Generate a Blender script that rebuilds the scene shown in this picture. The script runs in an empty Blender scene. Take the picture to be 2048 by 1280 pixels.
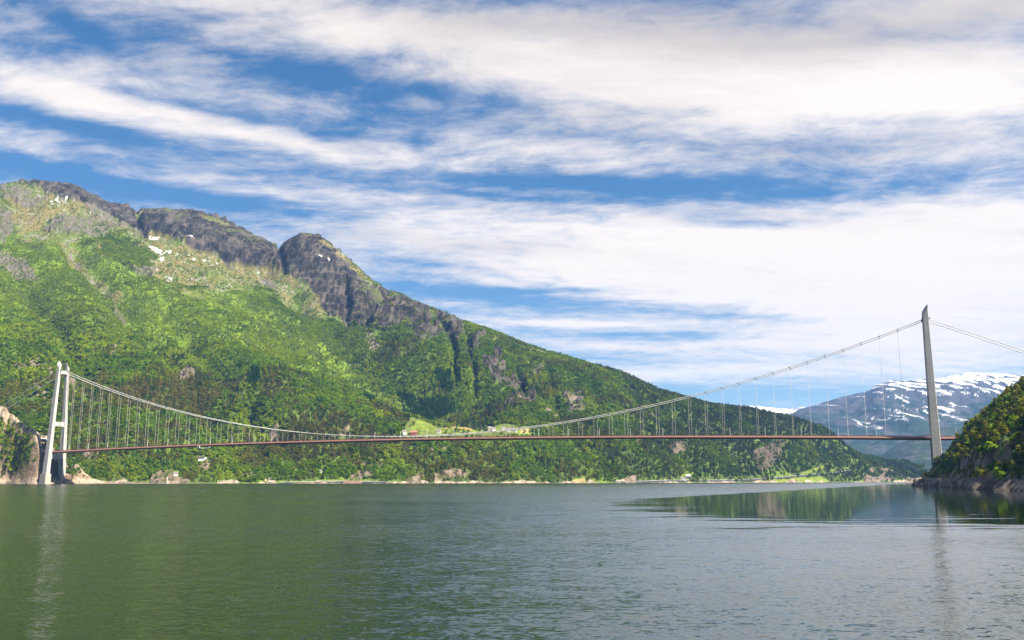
import bpy, bmesh, math, random
import numpy as np
from mathutils import Vector, Matrix

rnd = random.Random(7)
rng = np.random.default_rng(7)
scene = bpy.context.scene
C = scene.collection
R = math.radians

# ------------------------------------------------------------------ camera
FPX, PITCH, CAMZ = 1800.0, R(10.13), 5.0          # focal length in photo pixels, tilt up, metres above the water
SP, CP = math.sin(PITCH), math.cos(PITCH)
cd = bpy.data.cameras.new('camera'); cam = bpy.data.objects.new('camera', cd); C.objects.link(cam)
cd.sensor_width = 36.0; cd.lens = FPX / 2048 * 36.0
cd.clip_start = 0.5; cd.clip_end = 90000
cam.location = (0, 0, CAMZ); cam.rotation_euler = (R(90) + PITCH, 0, 0)
scene.camera = cam

# ------------------------------------------------------------------ light
SUN_AZ, SUN_EL = R(-29), R(47)                     # from the right, a little behind the camera
sun_dir = Vector((math.cos(SUN_AZ) * math.cos(SUN_EL), math.sin(SUN_AZ) * math.cos(SUN_EL), math.sin(SUN_EL)))
sl = bpy.data.lights.new('sun', 'SUN'); sun = bpy.data.objects.new('sun', sl); C.objects.link(sun)
sl.energy = 5.0; sl.angle = R(0.53); sl.color = (1.0, 0.925, 0.78)
sun.rotation_euler = (-sun_dir).to_track_quat('-Z', 'Y').to_euler()
sun.location = (900, -300, 1500)

vs = scene.view_settings
vs.view_transform = 'Standard'; vs.look = 'None'; vs.gamma = 1.0; vs.use_curve_mapping = False
vs.exposure = 1.75
scene.render.engine = 'CYCLES'
scene.cycles.use_denoising = True
scene.cycles.max_bounces = 5; scene.cycles.diffuse_bounces = 2; scene.cycles.glossy_bounces = 2
scene.cycles.transmission_bounces = 2; scene.cycles.volume_bounces = 0
scene.cycles.use_adaptive_sampling = True; scene.cycles.adaptive_threshold = 0.02


# ------------------------------------------------------------------ node helper
def nd(nt, typ, ins=None, **props):
    n = nt.nodes.new(typ)
    for k, v in props.items():
        setattr(n, k, v)
    for k, v in (ins or {}).items():
        s = n.inputs[k]
        if isinstance(v, bpy.types.NodeSocket):
            nt.links.new(v, s)
        else:
            s.default_value = v
    return n


def mth(nt, op, a, b=None, c=None, clamp=False):
    ins = {0: a}
    if b is not None: ins[1] = b
    if c is not None: ins[2] = c
    return nd(nt, 'ShaderNodeMath', ins, operation=op, use_clamp=clamp).outputs[0]


def sstep(nt, x, lo, hi):
    return nd(nt, 'ShaderNodeMapRange', {'Value': x, 'From Min': lo, 'From Max': hi, 'To Min': 0.0, 'To Max': 1.0}, interpolation_type='SMOOTHSTEP').outputs[0]


def mixc(nt, f, a, b, bt='MIX'):
    n = nd(nt, 'ShaderNodeMix', {}, data_type='RGBA', blend_type=bt)
    for i, v in ((0, f), (6, a), (7, b)):
        s = n.inputs[i]
        if isinstance(v, bpy.types.NodeSocket): nt.links.new(v, s)
        else: s.default_value = v
    return n.outputs[2]


# ------------------------------------------------------------------ sky
def px_dir(px, py):
    xc, yc = (px - 1024) / FPX, (640 - py) / FPX
    v = Vector((xc, CP - yc * SP, SP + yc * CP)); return v.normalized()


def px_azel(px, py):
    v = px_dir(px, py)
    return math.degrees(math.atan2(v.x, v.y)), math.degrees(math.asin(v.z))


world = bpy.data.worlds.new('World'); scene.world = world; world.use_nodes = True
nt = world.node_tree; nt.nodes.clear()
sky = nd(nt, 'ShaderNodeTexSky', sky_type='NISHITA', sun_disc=False, sun_elevation=SUN_EL,
         sun_rotation=math.atan2(sun_dir.x, sun_dir.y), altitude=0.0, air_density=1.0, dust_density=0.3, ozone_density=2.5)
tc = nd(nt, 'ShaderNodeTexCoord').outputs['Generated']
sx = nd(nt, 'ShaderNodeSeparateXYZ', {0: tc}).outputs
az = mth(nt, 'MULTIPLY', mth(nt, 'ARCTAN2', sx[0], sx[1]), 57.29578)
el = mth(nt, 'MULTIPLY', mth(nt, 'ARCSINE', sx[2]), 57.29578)
dzc = mth(nt, 'ADD', mth(nt, 'MAXIMUM', sx[2], 0.0), 0.10)
pu = mth(nt, 'DIVIDE', sx[0], dzc); pv = mth(nt, 'DIVIDE', sx[1], dzc)
P = nd(nt, 'ShaderNodeCombineXYZ', {0: pu, 1: pv, 2: 0.0}).outputs[0]     # the cloud sheet seen in perspective
Prot = nd(nt, 'ShaderNodeMapping', {0: P, 'Rotation': (0, 0, R(1.5)), 'Scale': (1, 1, 1)}).outputs[0]
warp = nd(nt, 'ShaderNodeTexNoise', {'Vector': Prot, 'Scale': 1.1, 'Detail': 4.0, 'Roughness': 0.55}).outputs['Color']
warpv = nd(nt, 'ShaderNodeVectorMath', {0: warp, 1: (0.5, 0.5, 0.5)}, operation='SUBTRACT').outputs[0]
Pw = nd(nt, 'ShaderNodeVectorMath', {0: warpv, 1: (0.40, 0.30, 0.5), 2: Prot}, operation='MULTIPLY_ADD').outputs[0]
n_streak = nd(nt, 'ShaderNodeTexNoise', {'Vector': nd(nt, 'ShaderNodeMapping', {0: Pw, 'Scale': (0.9, 3.0, 1)}).outputs[0], 'Scale': 1.0, 'Detail': 9.0, 'Roughness': 0.60}).outputs['Fac']
n_fine = nd(nt, 'ShaderNodeTexNoise', {'Vector': nd(nt, 'ShaderNodeMapping', {0: Pw, 'Location': (3, 7, 0), 'Scale': (3.4, 8.0, 1)}).outputs[0], 'Scale': 1.0, 'Detail': 9.0, 'Roughness': 0.68}).outputs['Fac']
n_big = nd(nt, 'ShaderNodeTexNoise', {'Vector': nd(nt, 'ShaderNodeMapping', {0: Prot, 'Location': (11, 2, 0), 'Scale': (0.35, 0.7, 1)}).outputs[0], 'Scale': 1.0, 'Detail': 3.0}).outputs['Fac']
AE0 = nd(nt, 'ShaderNodeCombineXYZ', {0: az, 1: el, 2: 0.0}).outputs[0]
AE = nd(nt, 'ShaderNodeVectorMath', {0: warpv, 1: (5.0, 1.5, 0.0), 2: AE0}, operation='MULTIPLY_ADD').outputs[0]


def blobs(lst, start):
    acc = start
    for (cx, cy, rx, ry, rot, w) in lst:
        a, e = px_azel(cx, cy)
        k = 57.29578 / FPX * 1.75
        m = nd(nt, 'ShaderNodeMapping', {0: AE, 'Location': (a, e, 0), 'Rotation': (0, 0, R(-rot)), 'Scale': (rx * k, ry * k, 1)}, vector_type='TEXTURE').outputs[0]
        g = nd(nt, 'ShaderNodeTexGradient', {0: m}, gradient_type='QUADRATIC_SPHERE').outputs['Fac']
        acc = mth(nt, 'MULTIPLY_ADD', g, w, acc)
    return acc


cov = blobs([
    # banks of white
    (1550, 480, 900, 70, 2, .75), (800, 445, 360, 40, 3, .60), (1150, 540, 480, 55, 4, .60), (1900, 580, 460, 160, 0, .85), (1500, 600, 420, 60, 3, .35),
    (1650, 175, 640, 75, 7, 1.0), (1250, 120, 300, 60, 6, .5), (1750, 50, 700, 110, 0, .55), (750, 50, 800, 75, 4, .50),
    (90, 180, 420, 50, 6, .45), (560, 288, 480, 30, 7, .50), (1150, 230, 330, 70, 0, .25), (1900, 300, 400, 50, 3, .30),
    (250, 340, 330, 20, 7, .22), (1050, 300, 400, 30, 3, .25), (1150, 655, 260, 11, 1, .60), (1230, 692, 300, 9, 2, .60), (1350, 745, 420, 20, 0, .50),
    (920, 608, 90, 6, 2, .35), (1250, 600, 200, 10, 2, .35), (1700, 690, 420, 50, 3, .30),
    # gaps of blue
    (430, 226, 330, 18, 4, -.45), (560, 130, 260, 26, 6, -.25), (1050, 400, 700, 12, 2, -.30),     (150, 246, 360, 24, 2, -.75), (720, 165, 380, 40, 3, -.36), (870, 245, 240, 24, 0, -.25), (400, 392, 620, 28, 3, -1.0), (1180, 370, 600, 24, 2, -.80),
    (1650, 388, 380, 20, 4, -.40), (130, 45, 140, 26, 15, -.35), (1000, 585, 330, 26, 4, -.75), (1300, 625, 260, 14, 3, -.40), (1500, 440, 190, 18, 8, -.40),
    (930, 528, 260, 12, 3, -.30), (1330, 670, 260, 9, 2, -.45), (1480, 640, 240, 14, 2, -.30), (1500, 795, 380, 16, 0, -.70), (1200, 715, 200, 5, 2, -.35), (1600, 290, 420, 40, 3, -.10),
], 0.50)
dens0 = mth(nt, 'MULTIPLY_ADD', mth(nt, 'SUBTRACT', n_streak, 0.5), 0.95, cov)
dens0 = mth(nt, 'MULTIPLY_ADD', mth(nt, 'SUBTRACT', n_fine, 0.5), 1.2, dens0)
n_curd = nd(nt, 'ShaderNodeTexNoise', {'Vector': nd(nt, 'ShaderNodeMapping', {0: Pw, 'Location': (1, 4, 0), 'Scale': (9.0, 13.0, 1)}).outputs[0], 'Scale': 1.0, 'Detail': 6.0, 'Roughness': 0.65}).outputs['Fac']
dens0 = mth(nt, 'MULTIPLY_ADD', mth(nt, 'SUBTRACT', n_curd, 0.5), 0.95, dens0)
dens0 = mth(nt, 'MULTIPLY_ADD', mth(nt, 'SUBTRACT', n_big, 0.5), 0.35, dens0)
dens = sstep(nt, dens0, 0.12, 1.18)
grey = blobs([(950, 45, 1100, 75, 2, .45), (300, 120, 500, 60, 4, .2), (1720, 70, 650, 70, 5, .75), (1650, 300, 460, 45, 3, .55), (700, 130, 600, 60, 3, .25), (1400, 30, 500, 60, 0, .3), (1450, 430, 300, 25, 4, .3), (900, 480, 500, 25, 3, .25), (1150, 240, 380, 70, 0, .25)], 0.05)
grey = mth(nt, 'MULTIPLY_ADD', mth(nt, 'SUBTRACT', n_fine, 0.5), 0.8, grey)
grey = mth(nt, 'MULTIPLY_ADD', mth(nt, 'SUBTRACT', n_streak, 0.5), -0.8, grey)
grey = sstep(nt, grey, 0.0, 0.8)
CB = 3.15
cloud_col = mixc(nt, grey, (CB * 1.06, CB * .965, CB * .88, 1), (CB * .66, CB * .60, CB * .57, 1))
blue = nd(nt, 'ShaderNodeHueSaturation', {'Saturation': 1.30, 'Value': 0.37, 'Color': sky.outputs[0]}).outputs[0]
skyc = mixc(nt, dens, blue, cloud_col)
bg = nd(nt, 'ShaderNodeBackground', {'Color': skyc, 'Strength': 0.10})
out = nd(nt, 'ShaderNodeOutputWorld', {'Surface': bg.outputs[0]})


# ------------------------------------------------------------------ numpy noise
def _hash(ix, iy, seed):
    h = (ix.astype(np.int64) * 374761393 + iy.astype(np.int64) * 668265263 + seed * 1442695041) & 0xffffffff
    h = ((h ^ (h >> 13)) * 1274126177) & 0xffffffff
    return (h ^ (h >> 16)) & 0xffffffff


def perlin(x, y, seed=0):
    x = np.asarray(x, float); y = np.asarray(y, float)
    x0 = np.floor(x); y0 = np.floor(y); fx = x - x0; fy = y - y0
    u = fx * fx * fx * (fx * (fx * 6 - 15) + 10); v = fy * fy * fy * (fy * (fy * 6 - 15) + 10)

    def g(ix, iy, dx, dy):
        a = _hash(ix, iy, seed) * (2 * np.pi / 4294967296.0)
        return np.cos(a) * dx + np.sin(a) * dy
    a = g(x0, y0, fx, fy); b = g(x0 + 1, y0, fx - 1, fy); c = g(x0, y0 + 1, fx, fy - 1); d = g(x0 + 1, y0 + 1, fx - 1, fy - 1)
    return ((a + (b - a) * u) + ((c + (d - c) * u) - (a + (b - a) * u)) * v) * 1.5


def fbm(x, y, oct=4, seed=0, gain=0.5):
    r = 0; amp = 1.0; f = 1.0
    for i in range(oct):
        r = r + amp * perlin(x * f + 17.3 * i, y * f - 9.1 * i, seed + i); amp *= gain; f *= 2.03
    return r


def ridged(x, y, oct=4, seed=0, gain=0.5):
    r = 0; amp = 1.0; f = 1.0
    for i in range(oct):
        r = r + amp * (1 - 2 * np.abs(perlin(x * f + 5.7 * i, y * f + 3.3 * i, seed + i))); amp *= gain; f *= 2.07
    return r


def smooth(x, lo, hi):
    t = np.clip((x - lo) / (hi - lo), 0, 1); return t * t * (3 - 2 * t)


def project(X, Y, Z):
    zc = Y * CP + (Z - CAMZ) * SP; yc = -Y * SP + (Z - CAMZ) * CP
    return 1024 + FPX * X / zc, 640 - FPX * yc / zc


def unproject(px, py, Y):
    xc, yc = (px - 1024) / FPX, (640 - py) / FPX
    k = Y / (CP - yc * SP)
    return xc * k, Y, CAMZ + (SP + yc * CP) * k


def in_poly(px, py, poly):
    m = np.zeros(px.shape, bool); n = len(poly)
    for i in range(n):
        x1, y1 = poly[i]; x2, y2 = poly[(i + 1) % n]
        if y1 == y2: continue
        c = ((y1 > py) != (y2 > py)) & (px < (x2 - x1) * (py - y1) / (y2 - y1) + x1)
        m ^= c
    return m


def seg_dist(px, py, line):
    d = np.full(px.shape, 1e9)
    for (x1, y1), (x2, y2) in zip(line[:-1], line[1:]):
        dx, dy = x2 - x1, y2 - y1
        t = np.clip(((px - x1) * dx + (py - y1) * dy) / (dx * dx + dy * dy), 0, 1)
        d = np.minimum(d, np.hypot(px - x1 - t * dx, py - y1 - t * dy))
    return d


# ------------------------------------------------------------------ object helpers
def tag(o, label=None, cat=None, group=None, kind=None):
    if label: o['label'] = label
    if cat: o['category'] = cat
    if group: o['group'] = group
    if kind: o['kind'] = kind
    return o


def empty(name, loc=(0, 0, 0), rz=0.0, parent=None):
    o = bpy.data.objects.new(name, None); C.objects.link(o)
    o.location = loc; o.rotation_euler = (0, 0, rz); o.empty_display_size = 1.0
    if parent: o.parent = parent
    return o


def mesh_obj(name, me, mat=None, parent=None, loc=None):
    o = bpy.data.objects.new(name, me); C.objects.link(o)
    if mat is not None and not me.materials: me.materials.append(mat)
    if parent: o.parent = parent
    if loc is not None: o.location = loc
    return o


def grid_mesh(name, X, Y, Z, smooth_shade=True):
    """X, Y, Z: (rows, cols) arrays"""
    r, c = X.shape
    me = bpy.data.meshes.new(name)
    co = np.stack([X, Y, Z], -1).reshape(-1, 3).astype(np.float32)
    idx = np.arange(r * c).reshape(r, c)
    q = np.stack([idx[:-1, :-1], idx[:-1, 1:], idx[1:, 1:], idx[1:, :-1]], -1).reshape(-1, 4)
    me.vertices.add(len(co)); me.vertices.foreach_set('co', co.ravel())
    me.loops.add(q.size); me.loops.foreach_set('vertex_index', q.ravel().astype(np.int32))
    me.polygons.add(len(q)); me.polygons.foreach_set('loop_start', (np.arange(len(q)) * 4).astype(np.int32))
    me.polygons.foreach_set('use_smooth', np.full(len(q), smooth_shade))
    me.update(calc_edges=True)
    return me


def color_attr(me, name, rgb):
    a = me.attributes.new(name, 'FLOAT_COLOR', 'POINT')
    c = np.ones((len(me.vertices), 4), np.float32); c[:, :3] = rgb.reshape(-1, 3)
    a.data.foreach_set('color', c.ravel())


class MB:
    """collects simple shapes into one mesh"""
    def __init__(s): s.v = []; s.f = []

    def add(s, vs, fs):
        b = len(s.v); s.v += [tuple(v) for v in vs]; s.f += [tuple(i + b for i in f) for f in fs]; return s

    def box(s, x0, x1, y0, y1, z0, z1):
        v = [(x, y, z) for z in (z0, z1) for y in (y0, y1) for x in (x0, x1)]
        return s.add(v, [(0, 2, 3, 1), (4, 5, 7, 6), (0, 1, 5, 4), (2, 6, 7, 3), (0, 4, 6, 2), (1, 3, 7, 5)])

    def tube(s, pts, rad, n=6, cap=True):
        pts = [Vector(p) for p in pts]; rr = rad if isinstance(rad, (list, tuple)) else [rad] * len(pts)
        rings = []
        for i, p in enumerate(pts):
            t = (pts[min(i + 1, len(pts) - 1)] - pts[max(i - 1, 0)]).normalized()
            a = Vector((0, 0, 1)) if abs(t.z) < .9 else Vector((1, 0, 0))
            u = t.cross(a).normalized(); w = t.cross(u).normalized()
            rings.append([p + (u * math.cos(2 * math.pi * k / n) + w * math.sin(2 * math.pi * k / n)) * rr[i] for k in range(n)])
        b = len(s.v)
        for r_ in rings: s.v += [tuple(q) for q in r_]
        for i in range(len(rings) - 1):
            for k in range(n):
                s.f.append((b + i * n + k, b + i * n + (k + 1) % n, b + (i + 1) * n + (k + 1) % n, b + (i + 1) * n + k))
        if cap:
            s.f.append(tuple(b + k for k in range(n))); s.f.append(tuple(b + (len(rings) - 1) * n + k for k in reversed(range(n))))
        return s

    def sweep(s, profile, xs, zf):
        """closed profile [(y, z)] swept along x with z offset zf(x)"""
        n = len(profile); b = len(s.v)
        for x in xs:
            for (y, z) in profile: s.v.append((x, y, z + zf(x)))
        for i in range(len(xs) - 1):
            for k in range(n):
                s.f.append((b + i * n + k, b + (i + 1) * n + k, b + (i + 1) * n + (k + 1) % n, b + i * n + (k + 1) % n))
        s.f.append(tuple(b + k for k in range(n))); s.f.append(tuple(b + (len(xs) - 1) * n + k for k in reversed(range(n))))
        return s

    def mesh(s, name, mat=None, smooth_shade=False):
        me = bpy.data.meshes.new(name); me.from_pydata(s.v, [], s.f); me.update()
        bm = bmesh.new(); bm.from_mesh(me); bmesh.ops.recalc_face_normals(bm, faces=bm.faces); bm.to_mesh(me); bm.free()
        if smooth_shade: me.polygons.foreach_set('use_smooth', [True] * len(me.polygons))
        if mat is not None: me.materials.append(mat)
        return me

    def build(s, name, mat, parent=None, smooth_shade=False):
        return mesh_obj(name, s.mesh(name, mat, smooth_shade), None, parent)


# ------------------------------------------------------------------ materials
def new_mat(name):
    m = bpy.data.materials.new(name); m.use_nodes = True; m.node_tree.nodes.clear(); return m


def plain(name, col, rough=0.7, var=0.15, scale=0.5, spec=0.3, metal=0.0, bump=0.0, bscale=2.0):
    m = new_mat(name); t = m.node_tree
    co = nd(t, 'ShaderNodeTexCoord').outputs['Object']
    n = nd(t, 'ShaderNodeTexNoise', {'Vector': co, 'Scale': scale, 'Detail': 5.0, 'Roughness': .6}).outputs['Fac']
    v = mth(t, 'MULTIPLY_ADD', mth(t, 'SUBTRACT', n, 0.5), var * 4, 1.0)
    c = mixc(t, 1.0, (*col, 1), nd(t, 'ShaderNodeCombineColor', {0: v, 1: v, 2: v}).outputs[0], 'MULTIPLY')
    b = nd(t, 'ShaderNodeBsdfPrincipled', {'Base Color': c, 'Roughness': rough, 'Specular IOR Level': spec, 'Metallic': metal})
    if bump:
        n2 = nd(t, 'ShaderNodeTexNoise', {'Vector': co, 'Scale': bscale, 'Detail': 6.0}).outputs['Fac']
        bp = nd(t, 'ShaderNodeBump', {'Height': n2, 'Strength': 1.0, 'Distance': bump}).outputs[0]
        t.links.new(bp, b.inputs['Normal'])
    nd(t, 'ShaderNodeOutputMaterial', {'Surface': b.outputs[0]})
    return m


def terrain_mat(name, bump=2.0, bs=0.12):
    m = new_mat(name); t = m.node_tree
    co = nd(t, 'ShaderNodeTexCoord').outputs['Object']
    alb = nd(t, 'ShaderNodeAttribute', attribute_name='albedo').outputs['Color']
    n1 = nd(t, 'ShaderNodeTexNoise', {'Vector': co, 'Scale': bs, 'Detail': 8.0, 'Roughness': .65}).outputs['Fac']
    v = mth(t, 'MULTIPLY_ADD', mth(t, 'SUBTRACT', n1, 0.5), 1.6, 1.0)
    c = mixc(t, 1.0, alb, nd(t, 'ShaderNodeCombineColor', {0: v, 1: v, 2: v}).outputs[0], 'MULTIPLY')
    st = nd(t, 'ShaderNodeMapping', {0: co, 'Scale': (1, 1, .35)}).outputs[0]
    vor = nd(t, 'ShaderNodeTexVoronoi', {'Vector': st, 'Scale': bs * .6}, feature='DISTANCE_TO_EDGE').outputs['Distance']
    h = mth(t, 'ADD', n1, mth(t, 'MULTIPLY', mth(t, 'MINIMUM', vor, .25), .9))
    bp = nd(t, 'ShaderNodeBump', {'Height': h, 'Strength': 1.0, 'Distance': bump}).outputs[0]
    b = nd(t, 'ShaderNodeBsdfPrincipled', {'Base Color': c, 'Roughness': .95, 'Specular IOR Level': .12, 'Normal': bp})
    nd(t, 'ShaderNodeOutputMaterial', {'Surface': b.outputs[0]})
    return m


def leaf_mat(name, src):
    m = new_mat(name); t = m.node_tree
    if src == 'object':
        col = nd(t, 'ShaderNodeObjectInfo').outputs['Color']
    else:
        col = nd(t, 'ShaderNodeAttribute', attribute_name='tint', attribute_type='INSTANCER').outputs['Color']
    shade = nd(t, 'ShaderNodeAttribute', attribute_name='leafvar').outputs['Fac']
    v = mth(t, 'MULTIPLY_ADD', shade, .7, .65)
    c = mixc(t, 1.0, col, nd(t, 'ShaderNodeCombineColor', {0: v, 1: v, 2: mth(t, 'MULTIPLY', v, .9)}).outputs[0], 'MULTIPLY')
    d = nd(t, 'ShaderNodeBsdfDiffuse', {'Color': c})
    tr = nd(t, 'ShaderNodeBsdfTranslucent', {'Color': c})
    mx = nd(t, 'ShaderNodeMixShader', {0: .18, 1: d.outputs[0], 2: tr.outputs[0]})
    nd(t, 'ShaderNodeOutputMaterial', {'Surface': mx.outputs[0]})
    return m


M_ter = terrain_mat('mountain_ground', 6.0, .07)
M_head = terrain_mat('headland_ground', 1.0, .28)
M_far = terrain_mat('far_ground', 6.0, .012)
M_leaf_i = leaf_mat('forest_leaves', 'inst')
M_leaf_o = leaf_mat('tree_leaves', 'object')
M_bark = plain('bark', (.10, .07, .05), .9)
M_red = plain('red_oxide_paint', (.175, .085, .062), .55, .10, .05)
M_white = plain('white_galvanised', (.74, .73, .68), .45, .05)
M_cable = plain('cable_wrap', (.56, .54, .49), .5, .05)
M_dark = plain('dark_steel', (.05, .05, .055), .6)
M_clamp = plain('clamp_steel', (.20, .19, .18), .6)
M_asph = plain('asphalt', (.055, .055, .058), .9)
M_glass = plain('window_glass', (.03, .04, .05), .1, .02, spec=.6)
M_lamp = plain('lamp_glass', (.7, .7, .68), .3)


def concrete_mat():
    m = new_mat('concrete'); t = m.node_tree
    co = nd(t, 'ShaderNodeTexCoord').outputs['Object']
    s = nd(t, 'ShaderNodeSeparateXYZ', {0: co}).outputs
    lift = mth(t, 'FRACT', mth(t, 'DIVIDE', s[2], 4.0))                       # one casting lift every 4 m
    line = mth(t, 'GREATER_THAN', lift, 0.94)
    lv = nd(t, 'ShaderNodeTexWhiteNoise', {'W': mth(t, 'FLOOR', mth(t, 'DIVIDE', s[2], 4.0))}, noise_dimensions='1D').outputs['Value']
    stain = nd(t, 'ShaderNodeTexNoise', {'Vector': nd(t, 'ShaderNodeMapping', {0: co, 'Scale': (.7, .7, .05)}).outputs[0], 'Scale': 1.0, 'Detail': 6.0}).outputs['Fac']
    v = mth(t, 'ADD', mth(t, 'MULTIPLY_ADD', mth(t, 'SUBTRACT', stain, .5), .7, .96), mth(t, 'MULTIPLY', lv, .12))
    v = mth(t, 'SUBTRACT', v, mth(t, 'MULTIPLY', line, .12))
    c = mixc(t, 1.0, (.31, .295, .275, 1), nd(t, 'ShaderNodeCombineColor', {0: v, 1: v, 2: v}).outputs[0], 'MULTIPLY')
    b = nd(t, 'ShaderNodeBsdfPrincipled', {'Base Color': c, 'Roughness': .85, 'Specular IOR Level': .2})
    nd(t, 'ShaderNodeOutputMaterial', {'Surface': b.outputs[0]})
    return m


M_conc = concrete_mat()


def water_mat():
    m = new_mat('fjord_water'); t = m.node_tree
    co = nd(t, 'ShaderNodeTexCoord').outputs['Object']
    s = nd(t, 'ShaderNodeSeparateXYZ', {0: co}).outputs
    X, Y = s[0], s[1]

    def slope(scale, loc, detail=2.0, rough=.5, dist=0.0):
        mp = nd(t, 'ShaderNodeMapping', {0: co, 'Location': loc, 'Scale': scale, 'Rotation': (0, 0, R(12))}).outputs[0]
        c = nd(t, 'ShaderNodeTexNoise', {'Vector': mp, 'Scale': 1.0, 'Detail': detail, 'Roughness': rough, 'Distortion': dist}).outputs['Color']
        return nd(t, 'ShaderNodeVectorMath', {0: c, 1: (.5, .5, .5)}, operation='SUBTRACT').outputs[0]
    # calm water in the lee of the headland
    nz = nd(t, 'ShaderNodeTexNoise', {'Vector': nd(t, 'ShaderNodeMapping', {0: co, 'Scale': (.012, .05, 1)}).outputs[0], 'Scale': 1.0, 'Detail': 5.0, 'Roughness': .6}).outputs['Fac']
    nzc = mth(t, 'SUBTRACT', nz, .5)
    nzf = mth(t, 'SUBTRACT', nd(t, 'ShaderNodeTexNoise', {'Vector': nd(t, 'ShaderNodeMapping', {0: co, 'Scale': (.055, .30, 1), 'Location': (2, 6, 0)}).outputs[0], 'Scale': 1.0, 'Detail': 5.0, 'Roughness': .65}).outputs['Fac'], .5)
    nzc = mth(t, 'MULTIPLY_ADD', nzf, .9, nzc)
    d1 = mth(t, 'MULTIPLY_ADD', nzc, 60.0, mth(t, 'SUBTRACT', X, 26.0))
    f2 = mth(t, 'MULTIPLY_ADD', nzc, 14.0, mth(t, 'SUBTRACT', mth(t, 'MULTIPLY', mth(t, 'SUBTRACT', X, 15.0), .90), mth(t, 'MULTIPLY', mth(t, 'SUBTRACT', Y, 212.0), .43)))
    f3 = mth(t, 'MULTIPLY_ADD', nzc, 130.0, Y)
    calm = mth(t, 'MULTIPLY', mth(t, 'MULTIPLY', sstep(t, d1, -3., 7.), sstep(t, f2, -2., 4.)), sstep(t, f3, 70., 150.))
    calm = sstep(t, mth(t, 'MULTIPLY_ADD', nzf, 1.1, calm), .36, .66)
    gust = nd(t, 'ShaderNodeTexNoise', {'Vector': nd(t, 'ShaderNodeMapping', {0: co, 'Scale': (.006, .018, 1), 'Location': (5, 1, 0)}).outputs[0], 'Scale': 1.0, 'Detail': 4.0}).outputs['Fac']
    amp = mth(t, 'MULTIPLY', mth(t, 'MULTIPLY_ADD', mth(t, 'SUBTRACT', gust, .5), 1.5, mth(t, 'MULTIPLY_ADD', sstep(t, Y, 40., 500.), .28, .46)), mth(t, 'MULTIPLY_ADD', calm, -.93, 1.0))
    a = slope((4.0, 7.5, 1), (0, 0, 0), 3.0, .6)
    b = slope((.9, 2.0, 1), (4, 9, 0), 2.0, .5)
    c_ = slope((.14, .40, 1), (9, 2, 0), 2.0, .5)
    v = nd(t, 'ShaderNodeVectorMath', {0: a, 'Scale': .62}, operation='SCALE').outputs[0]
    v = nd(t, 'ShaderNodeVectorMath', {0: b, 1: (.30, .30, .30), 2: v}, operation='MULTIPLY_ADD').outputs[0]
    v = nd(t, 'ShaderNodeVectorMath', {0: c_, 1: (.10, .10, .10), 2: v}, operation='MULTIPLY_ADD').outputs[0]
    lean = nd(t, 'ShaderNodeCombineXYZ', {0: 0.0, 1: mth(t, 'MINIMUM', mth(t, 'SUBTRACT', mth(t, 'DIVIDE', 2.6, mth(t, 'MAXIMUM', Y, 15.0)), .085), 0.0), 2: 0.0}).outputs[0]   # added tilt toward the camera, growing with distance, to set what the water reflects
    v = nd(t, 'ShaderNodeVectorMath', {0: v, 'Scale': amp}, operation='SCALE').outputs[0]
    lean = nd(t, 'ShaderNodeVectorMath', {0: lean, 'Scale': mth(t, 'MULTIPLY_ADD', calm, -.97, 1.0)}, operation='SCALE').outputs[0]
    v = nd(t, 'ShaderNodeVectorMath', {0: v, 1: lean}, operation='ADD').outputs[0]
    v = nd(t, 'ShaderNodeVectorMath', {0: v, 1: (1, 1, 0), 2: (0, 0, 1)}, operation='MULTIPLY_ADD').outputs[0]
    nrm = nd(t, 'ShaderNodeVectorMath', {0: v}, operation='NORMALIZE').outputs[0]
    p = nd(t, 'ShaderNodeBsdfPrincipled', {'Base Color': (.004, .012, .004, 1), 'Roughness': .04, 'IOR': 1.30, 'Normal': nrm})
    nd(t, 'ShaderNodeOutputMaterial', {'Surface': p.outputs[0]})
    return m


M_water = water_mat()

# ================================================================== SETTING
mb = MB(); E = 16500.0
mb.add([(-E, -E, 0), (E, -E, 0), (E, E, 0), (-E, E, 0)], [(0, 1, 2, 3)])
water = mb.build('fjord_water', M_water); tag(water, 'dark green rippled fjord water under the bridge', kind='structure')

# ------------------------------------------------------------------ the bridge axis (needed by the land around its ends)
LT = np.array([-746.5, 1488.0]); RT = np.array([468.0, 1003.0])       # the two towers
SPAN = float(np.hypot(*(RT - LT))); DV = (RT - LT) / SPAN; NV = np.array([-DV[1], DV[0]])   # NV points to the far side
HS = SPAN / 2
MID = (LT + RT) / 2

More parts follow.
